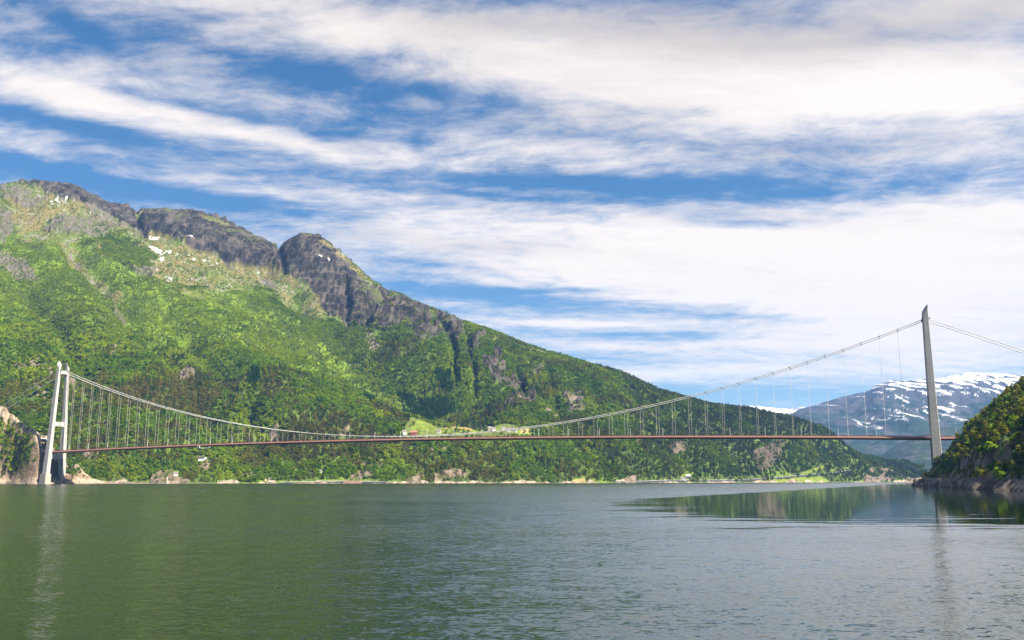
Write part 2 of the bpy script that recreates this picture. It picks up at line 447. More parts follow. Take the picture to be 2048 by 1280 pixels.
# ------------------------------------------------------------------ the long mountain: control points (photo px, photo py, distance)
crest = [(-420, 470, 3000), (-200, 415, 3150), (0, 374, 3300), (40, 363, 3320), (90, 366, 3340), (150, 369, 3360), (172, 383, 3370), (215, 411, 3380), (240, 427, 3400), (270, 432, 3420), (285, 426, 3430),
         (315, 421, 3440), (350, 427, 3440), (400, 436, 3440), (440, 448, 3430), (456, 460, 3430), (485, 463, 3430), (510, 480, 3430), (530, 490, 3420), (546, 503, 3420), (555, 501, 3400),
         (566, 486, 3360), (590, 476, 3330), (605, 475, 3320), (625, 482, 3310), (640, 489, 3300), (660, 502, 3290), (690, 523, 3270), (705, 541, 3260), (740, 563, 3230), (800, 588, 3150), (840, 609, 3100), (880, 620, 3050),
         (905, 632, 3020), (960, 655, 2960), (1000, 668, 2920), (1060, 695, 2860), (1100, 706, 2840), (1150, 721, 2820), (1200, 737, 2800), (1250, 749, 2800), (1270, 759, 2800), (1300, 775, 2800), (1350, 792, 2810),
         (1400, 804, 2820), (1440, 815, 2830), (1480, 818, 2850), (1530, 826, 2870), (1590, 842, 2890), (1640, 858, 2920), (1678, 878, 2940), (1701, 905, 2950), (1730, 920, 2960), (1751, 932, 2970), (1786, 941, 3000), (1815, 955, 3040), (1828, 963.3, 3080)]
inner = [(-300, 700, 2000), (-300, 560, 2500), (-100, 850, 1720), (-100, 640, 2250), (-100, 500, 2750), (60, 860, 1720), (60, 740, 1980), (60, 620, 2330), (60, 510, 2750), (60, 440, 3050), (180, 800, 1850), (180, 620, 2380), (180, 520, 2800), (180, 450, 3150),
         (300, 880, 1720), (300, 760, 2020), (300, 640, 2450), (300, 560, 2800), (300, 515, 3080), (300, 480, 3300), (420, 850, 1840), (420, 720, 2250), (420, 620, 2680), (420, 560, 3000), (420, 530, 3230),
         (540, 840, 1920), (540, 740, 2250), (540, 650, 2680), (540, 590, 3020), (540, 556, 3270), (640, 830, 1990), (650, 720, 2430), (640, 640, 2850), (625, 575, 3140), (700, 850, 1970), (720, 770, 2300),
         (745, 720, 2640), (700, 640, 2980), (760, 640, 2890), (830, 690, 2700), (840, 780, 2380), (900, 800, 2330), (900, 700, 2640), (960, 790, 2380), (960, 720, 2560), (1040, 790, 2400), (1040, 735, 2600),
         (860, 868, 1990), (950, 872, 2010), (1040, 872, 2030), (860, 845, 2140), (950, 848, 2160), (1040, 850, 2180), (800, 900, 1890), (950, 915, 1930), (1100, 910, 1990),
         (1150, 850, 2240), (1150, 780, 2520), (1250, 900, 2130), (1250, 820, 2470), (1380, 900, 2350), (1380, 850, 2560), (1500, 910, 2500), (1500, 860, 2680), (1610, 930, 2660), (1610, 890, 2760), (1690, 940, 2790), (1760, 952, 2920)]
shore_px = np.array([-500, -300, -100, 60, 150, 250, 400, 600, 800, 1000, 1200, 1400, 1600, 1750, 1815, 1830])
shore_Y = np.array([1480, 1520, 1560, 1580, 1560, 1590, 1650, 1720, 1780, 1850, 1940, 2230, 2560, 2830, 2960, 3060])
shore_T = (shore_px - 1024) / FPX / 1.016                             # tangent of the bearing at the water line


def Y0_of(T): return np.interp(T, shore_T, shore_Y)


cr = np.array([unproject(*c) for c in crest]); crT = cr[:, 0] / cr[:, 1]
pts = [tuple(p) for p in cr] + [unproject(*c) for c in inner]
for T_, Y_ in zip(np.linspace(-.82, .445, 22), Y0_of(np.linspace(-.82, .445, 22))):
    pts.append((T_ * Y_, Y_, 2.0)); pts.append((T_ * (Y_ - 130), Y_ - 130, -28.0))
for (x, y, z) in cr[::2]:
    k = (y + 420) / y; pts.append((x * k, y * k, z - (170 if z > 250 else z * .9 + 40)))
pts = np.array(pts); pxy = pts[:, :2] / 1000.0


def tps_fit(p, z, reg=2e-4):
    n = len(p); d = np.hypot(p[:, None, 0] - p[None, :, 0], p[:, None, 1] - p[None, :, 1])
    K = np.where(d > 0, d * d * np.log(np.maximum(d, 1e-9)), 0) + reg * np.eye(n)
    Pm = np.hstack([np.ones((n, 1)), p]); A = np.zeros((n + 3, n + 3)); A[:n, :n] = K; A[:n, n:] = Pm; A[n:, :n] = Pm.T
    return np.linalg.solve(A, np.concatenate([z, np.zeros(3)]))


def tps_eval(w, p, x, y):
    x = x.ravel() / 1000.0; y = y.ravel() / 1000.0; out_ = np.empty_like(x); n = len(p)
    for i in range(0, len(x), 40000):
        xs, ys = x[i:i + 40000, None], y[i:i + 40000, None]
        d2 = (xs - p[None, :, 0]) ** 2 + (ys - p[None, :, 1]) ** 2
        out_[i:i + 40000] = (0.5 * d2 * np.log(np.maximum(d2, 1e-12))) @ w[:n] + w[n] + w[n + 1] * xs[:, 0] + w[n + 2] * ys[:, 0]
    return out_


NC, NR = 1060, 500
Tc = np.concatenate([np.linspace(-.90, -.60, 110, endpoint=False), np.linspace(-.60, .452, NC - 110)])
Yc0 = Y0_of(Tc); Yc0 = Yc0 + (np.minimum(Yc0, 1445) - Yc0) * smooth(Tc, -.33, -.43)     # room for the spur by the left tower
Yc1 = np.interp(Tc, crT, cr[:, 1])
v = np.linspace(0, 1, NR)[:, None]; v = .42 * v + .58 * v ** 2
YY = (Yc0 - 45)[None, :] + ((Yc1 + 330) - (Yc0 - 45))[None, :] * v
TT = np.broadcast_to(Tc[None, :], YY.shape); XX = TT * YY
# coarse evaluation of the spline on every 4th vertex, then linear upsampling
wts = tps_fit(pxy, pts[:, 2])
ri = np.unique(np.append(np.arange(0, NR, 3), NR - 1)); ci = np.unique(np.append(np.arange(0, NC, 3), NC - 1))
zc = tps_eval(wts, pxy, XX[np.ix_(ri, ci)], YY[np.ix_(ri, ci)]).reshape(len(ri), len(ci))
tmp = np.array([np.interp(np.arange(NC), ci, row) for row in zc])
ZB = np.array([np.interp(np.arange(NR), ri, tmp[:, j]) for j in range(NC)]).T
# shore line with small bays
sy = Y0_of(Tc)[None, :] + 16 * fbm(XX / 90, XX * 0 + 3, 4, 5) + 6 * fbm(XX / 22, XX * 0 + 8, 3, 6)
dsh = YY - sy
ws = smooth(dsh, 0, 90)
ZB = np.where(dsh > 0, ws * np.maximum(ZB, dsh * .18) + (1 - ws) * np.clip(dsh * .42, 0, 60), dsh * .35)
PX0, PY0 = project(XX, YY, ZB)
wpx = PX0 + 7 * fbm(XX / 60, YY / 60, 4, 31); wpy = PY0 + 5 * fbm(XX / 55, YY / 55, 4, 37)     # ragged edges for the patches


def Z7(l): return [(x * .293, 340 + y * .293) for x, y in l]           # coordinates read off enlarged crops of the photograph
def Z8(l): return [(500 + x * .3418, 440 + y * .3418) for x, y in l]
def Z3(l): return [(780 + x * .2246, 780 + y * .2246) for x, y in l]
def Z4(l): return [(1200 + x * .2246, 780 + y * .2246) for x, y in l]
def Z2(l): return [(400 + x * .1953, 780 + y * .1953) for x, y in l]
def Z1(l): return [(x * .2343, 700 + y * .2343) for x, y in l]


def patch(polys, wx=wpx, wy=wpy):
    m = np.zeros(PX0.shape, bool)
    for p in polys: m |= in_poly(wx, wy, p)
    return m


rock_high = patch([Z7([(80, 60), (530, 60), (780, 250), (960, 300), (1080, 250), (1320, 290), (1560, 380), (1680, 390), (1780, 460), (1900, 560), (1930, 700), (1740, 725), (1550, 675), (1250, 575), (1150, 480), (1000, 460), (980, 500), (900, 490), (750, 380), (600, 270), (400, 245), (280, 170), (150, 110)]),
                   Z7([(1890, 560), (1960, 460), (2100, 440), (2200, 760), (1940, 720)]), Z8([(170, 170), (300, 80), (400, 110), (600, 270), (480, 250), (330, 190)])])
rock_light = patch([Z7([(0, 130), (150, 160), (320, 270), (200, 290), (0, 240)]), Z7([(270, 420), (430, 380), (700, 400), (780, 490), (600, 500), (450, 490), (300, 460)]), Z7([(-80, 290), (40, 310), (72, 350), (76, 450), (20, 505), (-80, 500)]),
                    Z7([(560, 270), (700, 310), (900, 430), (960, 560), (870, 480), (700, 400)]), Z7([(900, 720), (980, 700), (1060, 740), (1030, 780), (920, 750)]), Z7([(760, 970), (840, 960), (860, 1010), (790, 1020)])])
def grow(p, k=1.3):
    cx, cy = sum(q[0] for q in p) / len(p), sum(q[1] for q in p) / len(p); return [(cx + (x - cx) * k, cy + (y - cy) * k) for x, y in p]


cliffs = patch([grow(p) for p in [Z8([(210, 210), (480, 250), (620, 370), (580, 560), (450, 520), (370, 400), (280, 340), (200, 300)]), Z8([(560, 380), (690, 420), (820, 400), (780, 460), (680, 600), (570, 560)]),
                Z8([(690, 620), (860, 470), (1020, 560), (1010, 670), (880, 650), (820, 680), (720, 650)]), Z8([(960, 710), (1110, 630), (1110, 700), (1010, 755)]), Z8([(1110, 530), (1250, 590), (1200, 710), (1160, 660)]), Z8([(1280, 700), (1370, 650), (1310, 760)]),
                Z8([(1370, 840), (1450, 770), (1440, 890), (1380, 890)]), Z8([(1470, 950), (1575, 910), (1600, 1010), (1500, 1000)]), Z8([(1420, 880), (1485, 850), (1465, 980), (1420, 960)]), Z8([(1850, 1090), (1930, 1070), (1945, 1160), (1870, 1180)]), Z8([(1560, 1050), (1660, 1040), (1650, 1110), (1570, 1100)]),
                Z8([(1500, 1090), (1540, 1080), (1540, 1140), (1500, 1130)]), Z8([(1640, 900), (1700, 890), (1690, 940), (1650, 930)]), Z8([(910, 690), (950, 680), (940, 720), (915, 720)])]])
low_rock = patch([Z3([(400, 740), (560, 720), (710, 730), (640, 780), (450, 810), (390, 830)]), Z3([(140, 830), (300, 735), (315, 835)]), Z3([(420, 485), (520, 505), (440, 555)]), Z3([(300, 530), (380, 515), (385, 585)]), Z3([(1590, 135), (1650, 125), (1700, 235), (1600, 265)]), Z3([(1130, 85), (1210, 105), (1160, 165)]), Z3([(1400, 220), (1480, 240), (1460, 300), (1400, 270)]),
                  Z4([(1330, 585), (1440, 540), (1520, 470), (1660, 500), (1570, 640), (1480, 735), (1400, 700)]), Z4([(300, 460), (360, 470), (320, 510)]), Z4([(430, 230), (490, 210), (500, 280), (440, 270)]), Z4([(600, 480), (760, 500), (740, 580), (650, 560)]), Z4([(220, 790), (320, 790), (330, 840), (220, 840)]),
                  Z2([(1520, 860), (1600, 835), (1710, 825), (1770, 905), (1530, 925)]), Z2([(1640, 760), (1920, 730), (1900, 780), (1700, 790)]), Z2([(700, 300), (760, 270), (790, 330), (700, 350)]), Z2([(1400, 440), (1540, 420), (1520, 470), (1420, 480)]), Z2([(1300, 500), (1360, 480), (1400, 510)]),
                  Z1([(80, 250), (200, 225), (340, 230), (470, 300), (470, 390), (380, 300), (250, 260), (120, 300)]), Z1([(250, 380), (440, 480), (420, 520), (300, 470)]), Z1([(740, 620), (960, 620), (950, 690), (800, 660)]), Z1([(720, 870), (860, 880), (850, 960), (740, 950)]), Z1([(1480, 200), (1600, 150), (1700, 220), (1560, 250)]), Z1([(930, 80), (980, 70), (980, 140), (940, 140)]), Z1([(590, 330), (630, 400), (610, 440), (570, 380)]),
                  [(300, 955), (320, 945), (345, 943), (380, 967), (300, 968)], [(395, 935), (420, 932), (415, 942), (398, 943)], Z2([(420, 840), (560, 830), (600, 870), (430, 870)])])
red_rock = patch([[(1738, 938), (1750, 936), (1748, 943), (1740, 944)], [(1760, 938), (1785, 935), (1790, 941), (1762, 943)], [(1755, 945), (1775, 944), (1790, 962), (1758, 962)], [(1728, 955), (1755, 955), (1756, 968), (1728, 968)], [(1810, 955), (1830, 958), (1832, 968), (1805, 968)]])
scree = patch([Z8([(650, 690), (760, 710), (750, 790), (690, 775)]), Z7([(-60, 540), (50, 600), (150, 640), (290, 790), (250, 805), (100, 710), (-60, 690)]), Z7([(420, 520), (470, 560), (640, 740), (600, 720)]), Z8([(40, 370), (160, 400), (170, 490), (90, 440)])])
snow = patch([Z7([(980, 485), (1030, 473), (1085, 490), (1070, 506), (1000, 498)]), Z7([(1235, 495), (1290, 510), (1330, 538), (1280, 528)]), Z7([(1005, 580), (1050, 598), (1100, 622), (1095, 638), (1040, 612)]), Z7([(1115, 618), (1170, 615), (1165, 628), (1120, 630)]), Z7([(362, 245), (385, 245), (400, 285), (375, 280)]), Z7([(433, 252), (465, 258), (460, 270)]),
              Z7([(300, 178), (328, 190), (322, 198)]), Z7([(315, 262), (355, 285), (340, 287)]), Z7([(1370, 670), (1425, 680), (1400, 688)]), Z7([(1448, 685), (1495, 692), (1470, 698)]), Z7([(1130, 755), (1180, 775), (1150, 772)]), Z7([(1165, 640), (1215, 634), (1190, 648)]), Z7([(1080, 645), (1115, 658), (1095, 662)]), Z7([(660, 350), (692, 372), (680, 374)]), Z7([(1050, 710), (1090, 728), (1065, 726)]), Z7([(1310, 683), (1340, 688), (1320, 694)]),
              Z8([(358, 198), (400, 205), (440, 238), (410, 222)]), Z8([(455, 230), (470, 240), (460, 243)]), Z8([(462, 212), (482, 222), (470, 226)]), Z8([(30, 345), (50, 352), (38, 360)]), Z7([(1170, 520), (1200, 526), (1185, 532)]), Z7([(1270, 660), (1298, 668), (1280, 671)])], PX0 + 4 * fbm(XX / 22, YY / 22, 4, 3, .6), PY0 + 1.6 * fbm(XX / 22, YY / 22, 3, 4))
spruce = patch([Z8([(860, 930), (1000, 980), (1200, 1050), (1260, 1090), (1060, 1085), (920, 1060)]), Z8([(1080, 890), (1190, 930), (1180, 1000), (1090, 960)]), Z8([(-20, 930), (60, 950), (40, 990), (-20, 980)]), Z8([(660, 1070), (720, 1090), (700, 1120), (650, 1100)])])
field_green = patch([Z3([(190, 372), (560, 372), (1000, 380), (1250, 390), (1240, 408), (700, 402), (190, 398)]), Z3([(280, 305), (420, 305), (490, 350), (330, 372), (190, 375), (210, 350)]), Z3([(680, 350), (1000, 345), (1000, 385), (900, 390), (640, 385)]), Z3([(1620, 825), (1890, 815), (1930, 845), (1600, 848)]), Z4([(950, 812), (1110, 812), (1130, 842), (980, 842)]), Z4([(1370, 838), (1600, 788), (1840, 775), (1860, 838)]), Z4([(1770, 750), (1980, 675), (2000, 690), (1840, 752)]), [(1560, 968), (1640, 952), (1660, 962), (1640, 969)]], PX0 + 2 * fbm(XX / 40, YY / 40, 2, 51), PY0 + 1.0 * fbm(XX / 40, YY / 40, 2, 52))
field_tan = patch([Z3([(420, 308), (640, 292), (780, 305), (780, 345), (690, 385), (560, 372), (500, 352)]), Z3([(1150, 378), (1260, 378), (1230, 400), (1160, 400)]), Z3([(1620, 800), (1740, 780), (1740, 825), (1620, 825)])], PX0 + 2 * fbm(XX / 40, YY / 40, 2, 51), PY0 + 1.2 * fbm(XX / 40, YY / 40, 2, 52))
# tree line: above it grass and rock
tl_x = [-500, -60, 0, 20, 60, 100, 150, 190, 240, 293, 300, 316, 352, 425, 469, 557, 568, 600, 654, 695, 720, 760, 800, 850, 900, 1000, 1100]
tl_y = [520, 425, 432, 442, 478, 505, 500, 485, 482, 505, 540, 570, 582, 600, 590, 606, 632, 606, 620, 640, 585, 588, 603, 616, 630, 664, 700]
treeline = np.interp(wpx, tl_x, tl_y)
alpine = smooth(treeline - PY0 + 26 * fbm(XX / 170, YY / 170, 5, 41, .6), -22, 20)
tongue = patch([Z7([(340, 480), (440, 500), (520, 560), (640, 700), (830, 880), (780, 880), (600, 740), (450, 600)]), Z7([(640, 500), (680, 540), (720, 640), (700, 640), (650, 560)])])

# gullies and notches, carved downward along lines of the photograph
gullies = [([(872, 617), (896, 662), (907, 700), (915, 758)], 7, 40), ([(935, 670), (945, 720), (951, 780)], 6, 32), ([(1033, 731), (1042, 765), (1050, 800)], 6, 28), ([(775, 576), (752, 612), (732, 655)], 8, 42),
           ([(557, 499), (565, 520), (570, 548)], 6, 24), ([(691, 549), (694, 600), (697, 650)], 6, 30), ([(275, 426), (281, 450), (290, 480)], 5, 35), ([(436, 470), (446, 520), (455, 545)], 7, 24), ([(590, 610), (640, 660), (720, 720), (830, 785), (960, 838)], 20, 26),
           ([(640, 700), (760, 770), (880, 830)], 12, 16), ([(150, 520), (240, 620), (330, 720), (420, 830), (480, 900)], 16, 24), ([(330, 640), (420, 740), (540, 840), (600, 930)], 14, 22), ([(30, 560), (120, 680), (180, 780)], 14, 22), ([(500, 800), (520, 880), (535, 950)], 10, 20), ([(1090, 730), (1110, 800), (1120, 850)], 8, 14), ([(1180, 760), (1200, 840), (1215, 910)], 9, 12),
           ([(1300, 800), (1330, 870), (1350, 930)], 9, 12), ([(690, 880), (700, 920), (705, 945)], 8, 16), ([(1480, 850), (1500, 900), (1520, 940)], 8, 9)]
carve = np.zeros_like(ZB)
for line, wd, dp in gullies:
    d = seg_dist(PX0 + 5 * fbm(XX / 70, YY / 70, 3, 71), PY0, line)
    hold = 1.0 if line[0][0] in (557, 275) else smooth(np.abs(YY - Yc1[None, :]), 0, 90)
    carve += hold * dp * np.exp(-(d / wd) ** 2) + (hold * .9 * dp * np.exp(-(d / (wd * 2.3)) ** 2) if wd >= 10 else 0)
near_crest = np.abs(YY - Yc1[None, :])
wc = smooth(near_crest, 0, 260); wsh = smooth(dsh, 20, 260)
below = smooth(ZB, 20, 250)
ZN = ZB - carve * np.where(YY < Yc1[None, :] + 40, 1, .4) * np.clip(wsh + .2, 0, 1)
ZN += wc * wsh * (34 * ridged((XX * .85 + YY * .5) / 380, (YY * .85 - XX * .5) / 900, 3, 11) * below * .8 + 10 * fbm(XX / 130, YY / 130, 4, 15))
rock = np.clip(rock_high * 1.0 + cliffs * 1.0 + rock_light * .8 + low_rock * .8 + red_rock * .8, 0, 1)
ku = (XX * .93 - YY * .37); kv = (XX * .37 + YY * .93)
ZN += rock * (smooth(near_crest, 0, 140) * .97 + .03) * np.where(low_rock | red_rock, .3, 1.0) * np.where(cliffs, .6, 1) * (12 * ridged(ku / 70, kv / 160, 4, 21) + 7 * ridged(ku / 24, kv / 70, 4, 25, .6))
# stepped ledges on the high rock
led = ZN / 34.0 + .8 * fbm(XX / 160, YY / 160, 3, 29); stp = np.floor(led) + smooth(led - np.floor(led), .25, .95)
ZN = np.where(rock_high | cliffs, ZN + (stp - led) * 34 * .75 * smooth(near_crest, 10, 90), ZN)
ZN += (1 - rock) * wsh * 3.0 * fbm(XX / 30, YY / 30, 3, 61)
ZN += np.where((ZN > 0) & (near_crest < 120), 2.2 * fbm(XX / 45, YY / 45, 3, 63), 0) * np.clip(ZB / 100, 0, 1)
ZN = np.where(dsh < 0, ZB, np.maximum(ZN, np.minimum(dsh * .25, 2.5)))

# ---- the bare spur that carries the left tower and the tunnel mouth
sr = [(-420, 700, 1560), (-250, 735, 1560), (-100, 780, 1555), (0, 809, 1550), (23, 824, 1545), (42, 842, 1528), (56, 853, 1516), (70, 862, 1508), (88, 872, 1505), (100, 886, 1506), (112, 899, 1510), (134, 921, 1522), (156, 928, 1528), (170, 945, 1532), (184, 957, 1534), (205, 962, 1545), (240, 967.0, 1560)]
srw = np.array([unproject(*s_) for s_ in sr]); srT = srw[:, 0] / srw[:, 1]
Zr = np.interp(Tc, srT, srw[:, 2], right=-40)[None, :]; Yr = np.interp(Tc, srT, srw[:, 1])[None, :]
front = np.interp(Tc, [-.9, -.60, -.555, -.535, -.51, -.49, -.48, -.46], [75, 72, 50, 34, 30, 38, 34, 25])[None, :]
fr = 5 * ridged((XX + YY * .6) / 42, (YY - XX * .6) / 30, 4, 83) + 8 * fbm(XX / 26, YY / 22, 5, 85, .55)
tloc = (YY + fr * .6 - (Yr - front)) / front                            # 0 at the water, 1 at the ridge
prof = np.interp(tloc, [-1.0, 0, .10, .22, .45, .70, .88, 1.0, 1.5, 2.4, 4.0], [-.5, 0.0, .06, .10, .36, .72, .93, 1.0, .90, .50, 0.0])
ZS = np.where(Zr > 0, Zr * prof + np.where(tloc > 0, np.clip(Zr / 60, 0, 1) * (fr - 3) * .35, 0), -40)
sl_ = ZS / 13.0 + 1.1 * fbm(XX / 30, YY / 30, 4, 87); ss_ = np.floor(sl_) + smooth(sl_ - np.floor(sl_), .35, .95)
ZS = np.where((ZS > 4) & (tloc > 0), ZS + (ss_ - sl_) * 13 * .6, ZS)
# level pad behind the tower's near leg, and the cutting in front of the tunnel
lx = (XX - LT[0]) * DV[0] + (YY - LT[1]) * DV[1]; ly = (XX - LT[0]) * NV[0] + (YY - LT[1]) * NV[1]
pad = smooth(np.maximum(np.abs(lx) / 12, np.abs(ly - 4) / 30), 1.35, .85)
ZS = ZS * (1 - pad) + np.minimum(ZS, np.where(ly < -9, 1.0, 16.5)) * pad
cut = smooth(np.abs(ly), 10.5, 8.0) * smooth(lx, -24, -12)
ZS = np.where(lx > -26, np.minimum(ZS, ZS * (1 - cut) + 42.0 * cut), ZS)
zt = np.clip(50 + (-16 - lx) * 1.6, 30, 79) + 1.5 * fbm(XX / 9, YY / 9, 3, 89)
bank = smooth(np.abs(ly), 24, 12) * smooth(lx, -13, -17.5) * smooth(lx, -75, -50)
bore = (np.abs(ly) <= 8.2) & (lx > -34) & (lx < 10)
ZS = np.where(bore, np.minimum(ZS, 46), np.maximum(ZS, np.where(bank > .02, zt * bank, -99)))
spur = ZS > ZN
ZN = np.maximum(ZN, ZS)
PX1, PY1 = project(XX, YY, ZN)

# ---- colours of the ground
def C3(*c): return np.array(c, float)


n1 = fbm(XX / 200, YY / 200, 5, 91); n2 = fbm(XX / 45, YY / 45, 4, 95); n3 = fbm(XX / 12, YY / 12, 3, 99)
def mixa(a, b, m): return a + (b - a) * m[..., None]
alb = np.empty(XX.shape + (3,)); alb[:] = C3(.050, .075, .014)
alb = mixa(alb, C3(.085, .125, .016), smooth(n1 + n2 * .5, -.2, .5))
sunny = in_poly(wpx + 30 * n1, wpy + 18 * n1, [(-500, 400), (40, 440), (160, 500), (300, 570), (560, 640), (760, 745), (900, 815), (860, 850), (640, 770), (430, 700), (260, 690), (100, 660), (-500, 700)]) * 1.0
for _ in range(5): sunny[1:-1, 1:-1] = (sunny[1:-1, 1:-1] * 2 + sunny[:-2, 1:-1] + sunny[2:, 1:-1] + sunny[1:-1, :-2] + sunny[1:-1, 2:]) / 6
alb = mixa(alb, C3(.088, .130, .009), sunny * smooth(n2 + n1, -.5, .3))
gcol = mixa(np.broadcast_to(C3(.120, .102, .036), alb.shape), C3(.075, .098, .018), smooth(n1 * .8 + n2, -.3, .4))
gcol = mixa(gcol, C3(.17, .15, .115), smooth(n2 + n3, .35, .8))
alb = mixa(alb, gcol, np.clip(alpine + tongue * .8, 0, 1))
rc = mixa(np.broadcast_to(C3(.070, .058, .048), alb.shape), C3(.026, .022, .020), smooth(n2 + .8 * n3, -.3, .4))
crack = smooth(ridged(ku / 34 + .5 * n2, kv / 110, 4, 27, .6), .75, 1.5)
rc = rc * (1 - .72 * crack)[..., None] * (1 + .5 * smooth(ridged(ku / 60, kv / 200, 3, 28), .2, -.8))[..., None]
rc = mixa(rc, C3(.075, .085, .025), smooth(n1 + .6 * n2 + .5 * n3, .45, .9) * .8)
alb = mixa(alb, rc, (rock_high | cliffs) * 1.0)
rl = mixa(np.broadcast_to(C3(.098, .085, .066), alb.shape), C3(.060, .072, .020), smooth(n2 + n3, .0, .6))
alb = mixa(alb, rl, rock_light * 1.0)
lr = mixa(np.broadcast_to(C3(.150, .115, .088), alb.shape), C3(.06, .06, .02), smooth(n2 * .6 + n3, -.2, .4))
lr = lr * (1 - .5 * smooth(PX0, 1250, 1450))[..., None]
alb = mixa(alb, lr, low_rock * 1.0)
alb = mixa(alb, mixa(np.broadcast_to(C3(.095, .066, .048), alb.shape), C3(.15, .125, .10), smooth(n3, -.1, .4)), red_rock * 1.0)
alb = mixa(alb, C3(.125, .105, .09), scree * smooth(n3 + .5, -.1, .4))
terrace = patch([Z3([(190, 300), (420, 296), (640, 284), (790, 296), (800, 340), (1010, 335), (1270, 372), (1270, 450), (640, 450), (120, 445), (120, 380)])])
alb = mixa(alb, C3(.085, .105, .022), terrace * .9)
alb = mixa(alb, C3(.112, .145, .020), field_green * 1.0)
alb = mixa(alb, C3(.23, .18, .075), field_tan * 1.0)
alb = mixa(alb, C3(.58, .58, .60), snow * smooth(n3 + .4 * n2, -.45, .0))
shore_band = smooth(ZN, 3.0 + 9 * n2, .8 + 9 * n2) * (dsh > -20)
alb = mixa(alb, mixa(np.broadcast_to(C3(.30, .235, .18), alb.shape), C3(.13, .10, .078), smooth(n3, -.2, .4)), shore_band)
sp_c = mixa(np.broadcast_to(C3(.185, .132, .085), alb.shape), C3(.10, .07, .044), smooth(n3 + n2, -.3, .4))
sp_c = mixa(sp_c, C3(.14, .125, .045), smooth(n2 * 1.2 + n3 * .5, .05, .35) * smooth(ZN, 10, 24))
pale = np.clip(smooth(PX1 - 1.5 * (PY1 - 870), 42, 60) + smooth(ZN, 12, 6), 0, 1)
sp_c = mixa(sp_c, mixa(np.broadcast_to(C3(.29, .225, .16), alb.shape), C3(.16, .12, .082), smooth(n3 + .5 * n2, -.1, .5)), pale)
alb = mixa(alb, sp_c, spur * 1.0)
wet = smooth(ZN, 1.4, .5) * (ZN > -3)
alb = mixa(alb, C3(.10, .085, .07), wet * .8)

me = grid_mesh('mountain', XX, YY, ZN); color_attr(me, 'albedo', alb); me.materials.append(M_ter)
mountain = mesh_obj('mountain', me); tag(mountain, 'long forested mountain with rocky crest and snow patches behind the bridge', kind='structure')

# ------------------------------------------------------------------ far mountains
def far_range(name, ctrl, base_Y, n_c, n_r, seed, back=2500, amp=1.0):
    P_ = np.array([unproject(*c) for c in ctrl]); Tk = P_[:, 0] / P_[:, 1]
    T = np.linspace(Tk[0], Tk[-1], n_c); Yt = np.interp(T, Tk, P_[:, 1])[None, :]; Zt = np.interp(T, Tk, P_[:, 2])[None, :]
    w_ = np.linspace(0, 1.35, n_r)[:, None]
    Y = base_Y + (Yt - base_Y) * w_; X = T[None, :] * Y
    pr = np.interp(w_, [0, .1, .35, .62, .82, 1.0, 1.35], [-.02, .10, .34, .60, .84, 1.0, .80])
    Z = Zt * pr
    wt = smooth(1 - w_, 0, .30) * smooth(w_, 0, .2)
    sc = 900 * amp
    Z = Z + wt * (55 * amp * ridged(X / sc, Y / (sc * 1.4), 4, seed, .45) + 30 * amp * fbm(X / 350, Y / 350, 4, seed + 9)) * np.clip(Zt / 900, .15, 1)
    Z = Z + (w_ > .5) * (w_ < 1.02) * 7 * fbm(X / 120, Y / 120, 3, seed + 5) * np.clip(Zt / 900, .1, 1)
    return X, Y, Z


X, Y, Z = far_range('snowy', [(1380, 905, 8600), (1480, 880, 8800), (1560, 838, 9000), (1600, 818, 9200), (1640, 808, 9300), (1670, 797, 9400), (1700, 790, 9500), (1730, 784, 9500), (1752, 770, 9500), (1780, 761, 9500), (1815, 761, 9600), (1850, 759, 9700), (1880, 757, 9700), (1910, 750, 9800), (1945, 745, 9800), (1980, 746, 9800), (2020, 748, 9700), (2060, 752, 9500), (2140, 770, 9300), (2300, 760, 9300), (2500, 740, 9200)], 5600, 620, 260, 201)
px_, py_ = project(X, Y, Z)
nn = fbm(X / 500, Y / 500, 5, 211); nb = fbm(X / 120, Y / 120, 4, 214)
alb = np.empty(X.shape + (3,)); alb[:] = C3(.013, .022, .012)
alb = mixa(alb, C3(.020, .033, .014), smooth(nn + nb * .6, -.1, .5))
alb = mixa(alb, C3(.034, .032, .034), smooth(Z + 160 * nn, 560, 760))
alb = mixa(alb, C3(.046, .042, .040), smooth(ridged(X / 420, Y / 420, 3, 222) + nb * .6, .75, 1.15) * smooth(Z, 120, 300))
Zs = Z * 1.7
st = fbm((X + Zs * .75) / 85, (Zs - .6 * X) / 380, 5, 231, .6) + .6 * fbm((X - Zs * .9) / 120, (Zs + .7 * X) / 420, 4, 237, .6)
gx = np.gradient(Z, axis=1) / np.maximum(np.gradient(X, axis=1), 1)
lim = np.interp(px_, [1500, 1640, 1760, 1900, 2050], [.95, .60, .36, .22, .22])
sn = smooth(st + .7 * smooth(Z, 700, 1150) - .35 * np.clip(gx, -1, 1) - lim, .30, .36) * smooth(Z + 140 * nb, 400, 580)
alb = mixa(alb, C3(.55, .55, .57), sn)
me = grid_mesh('snowy_mountain', X, Y, Z); color_attr(me, 'albedo', alb); me.materials.append(M_far)
o = mesh_obj('snowy_mountain', me); tag(o, 'far blue mountain streaked with snow behind the right tower', kind='structure')

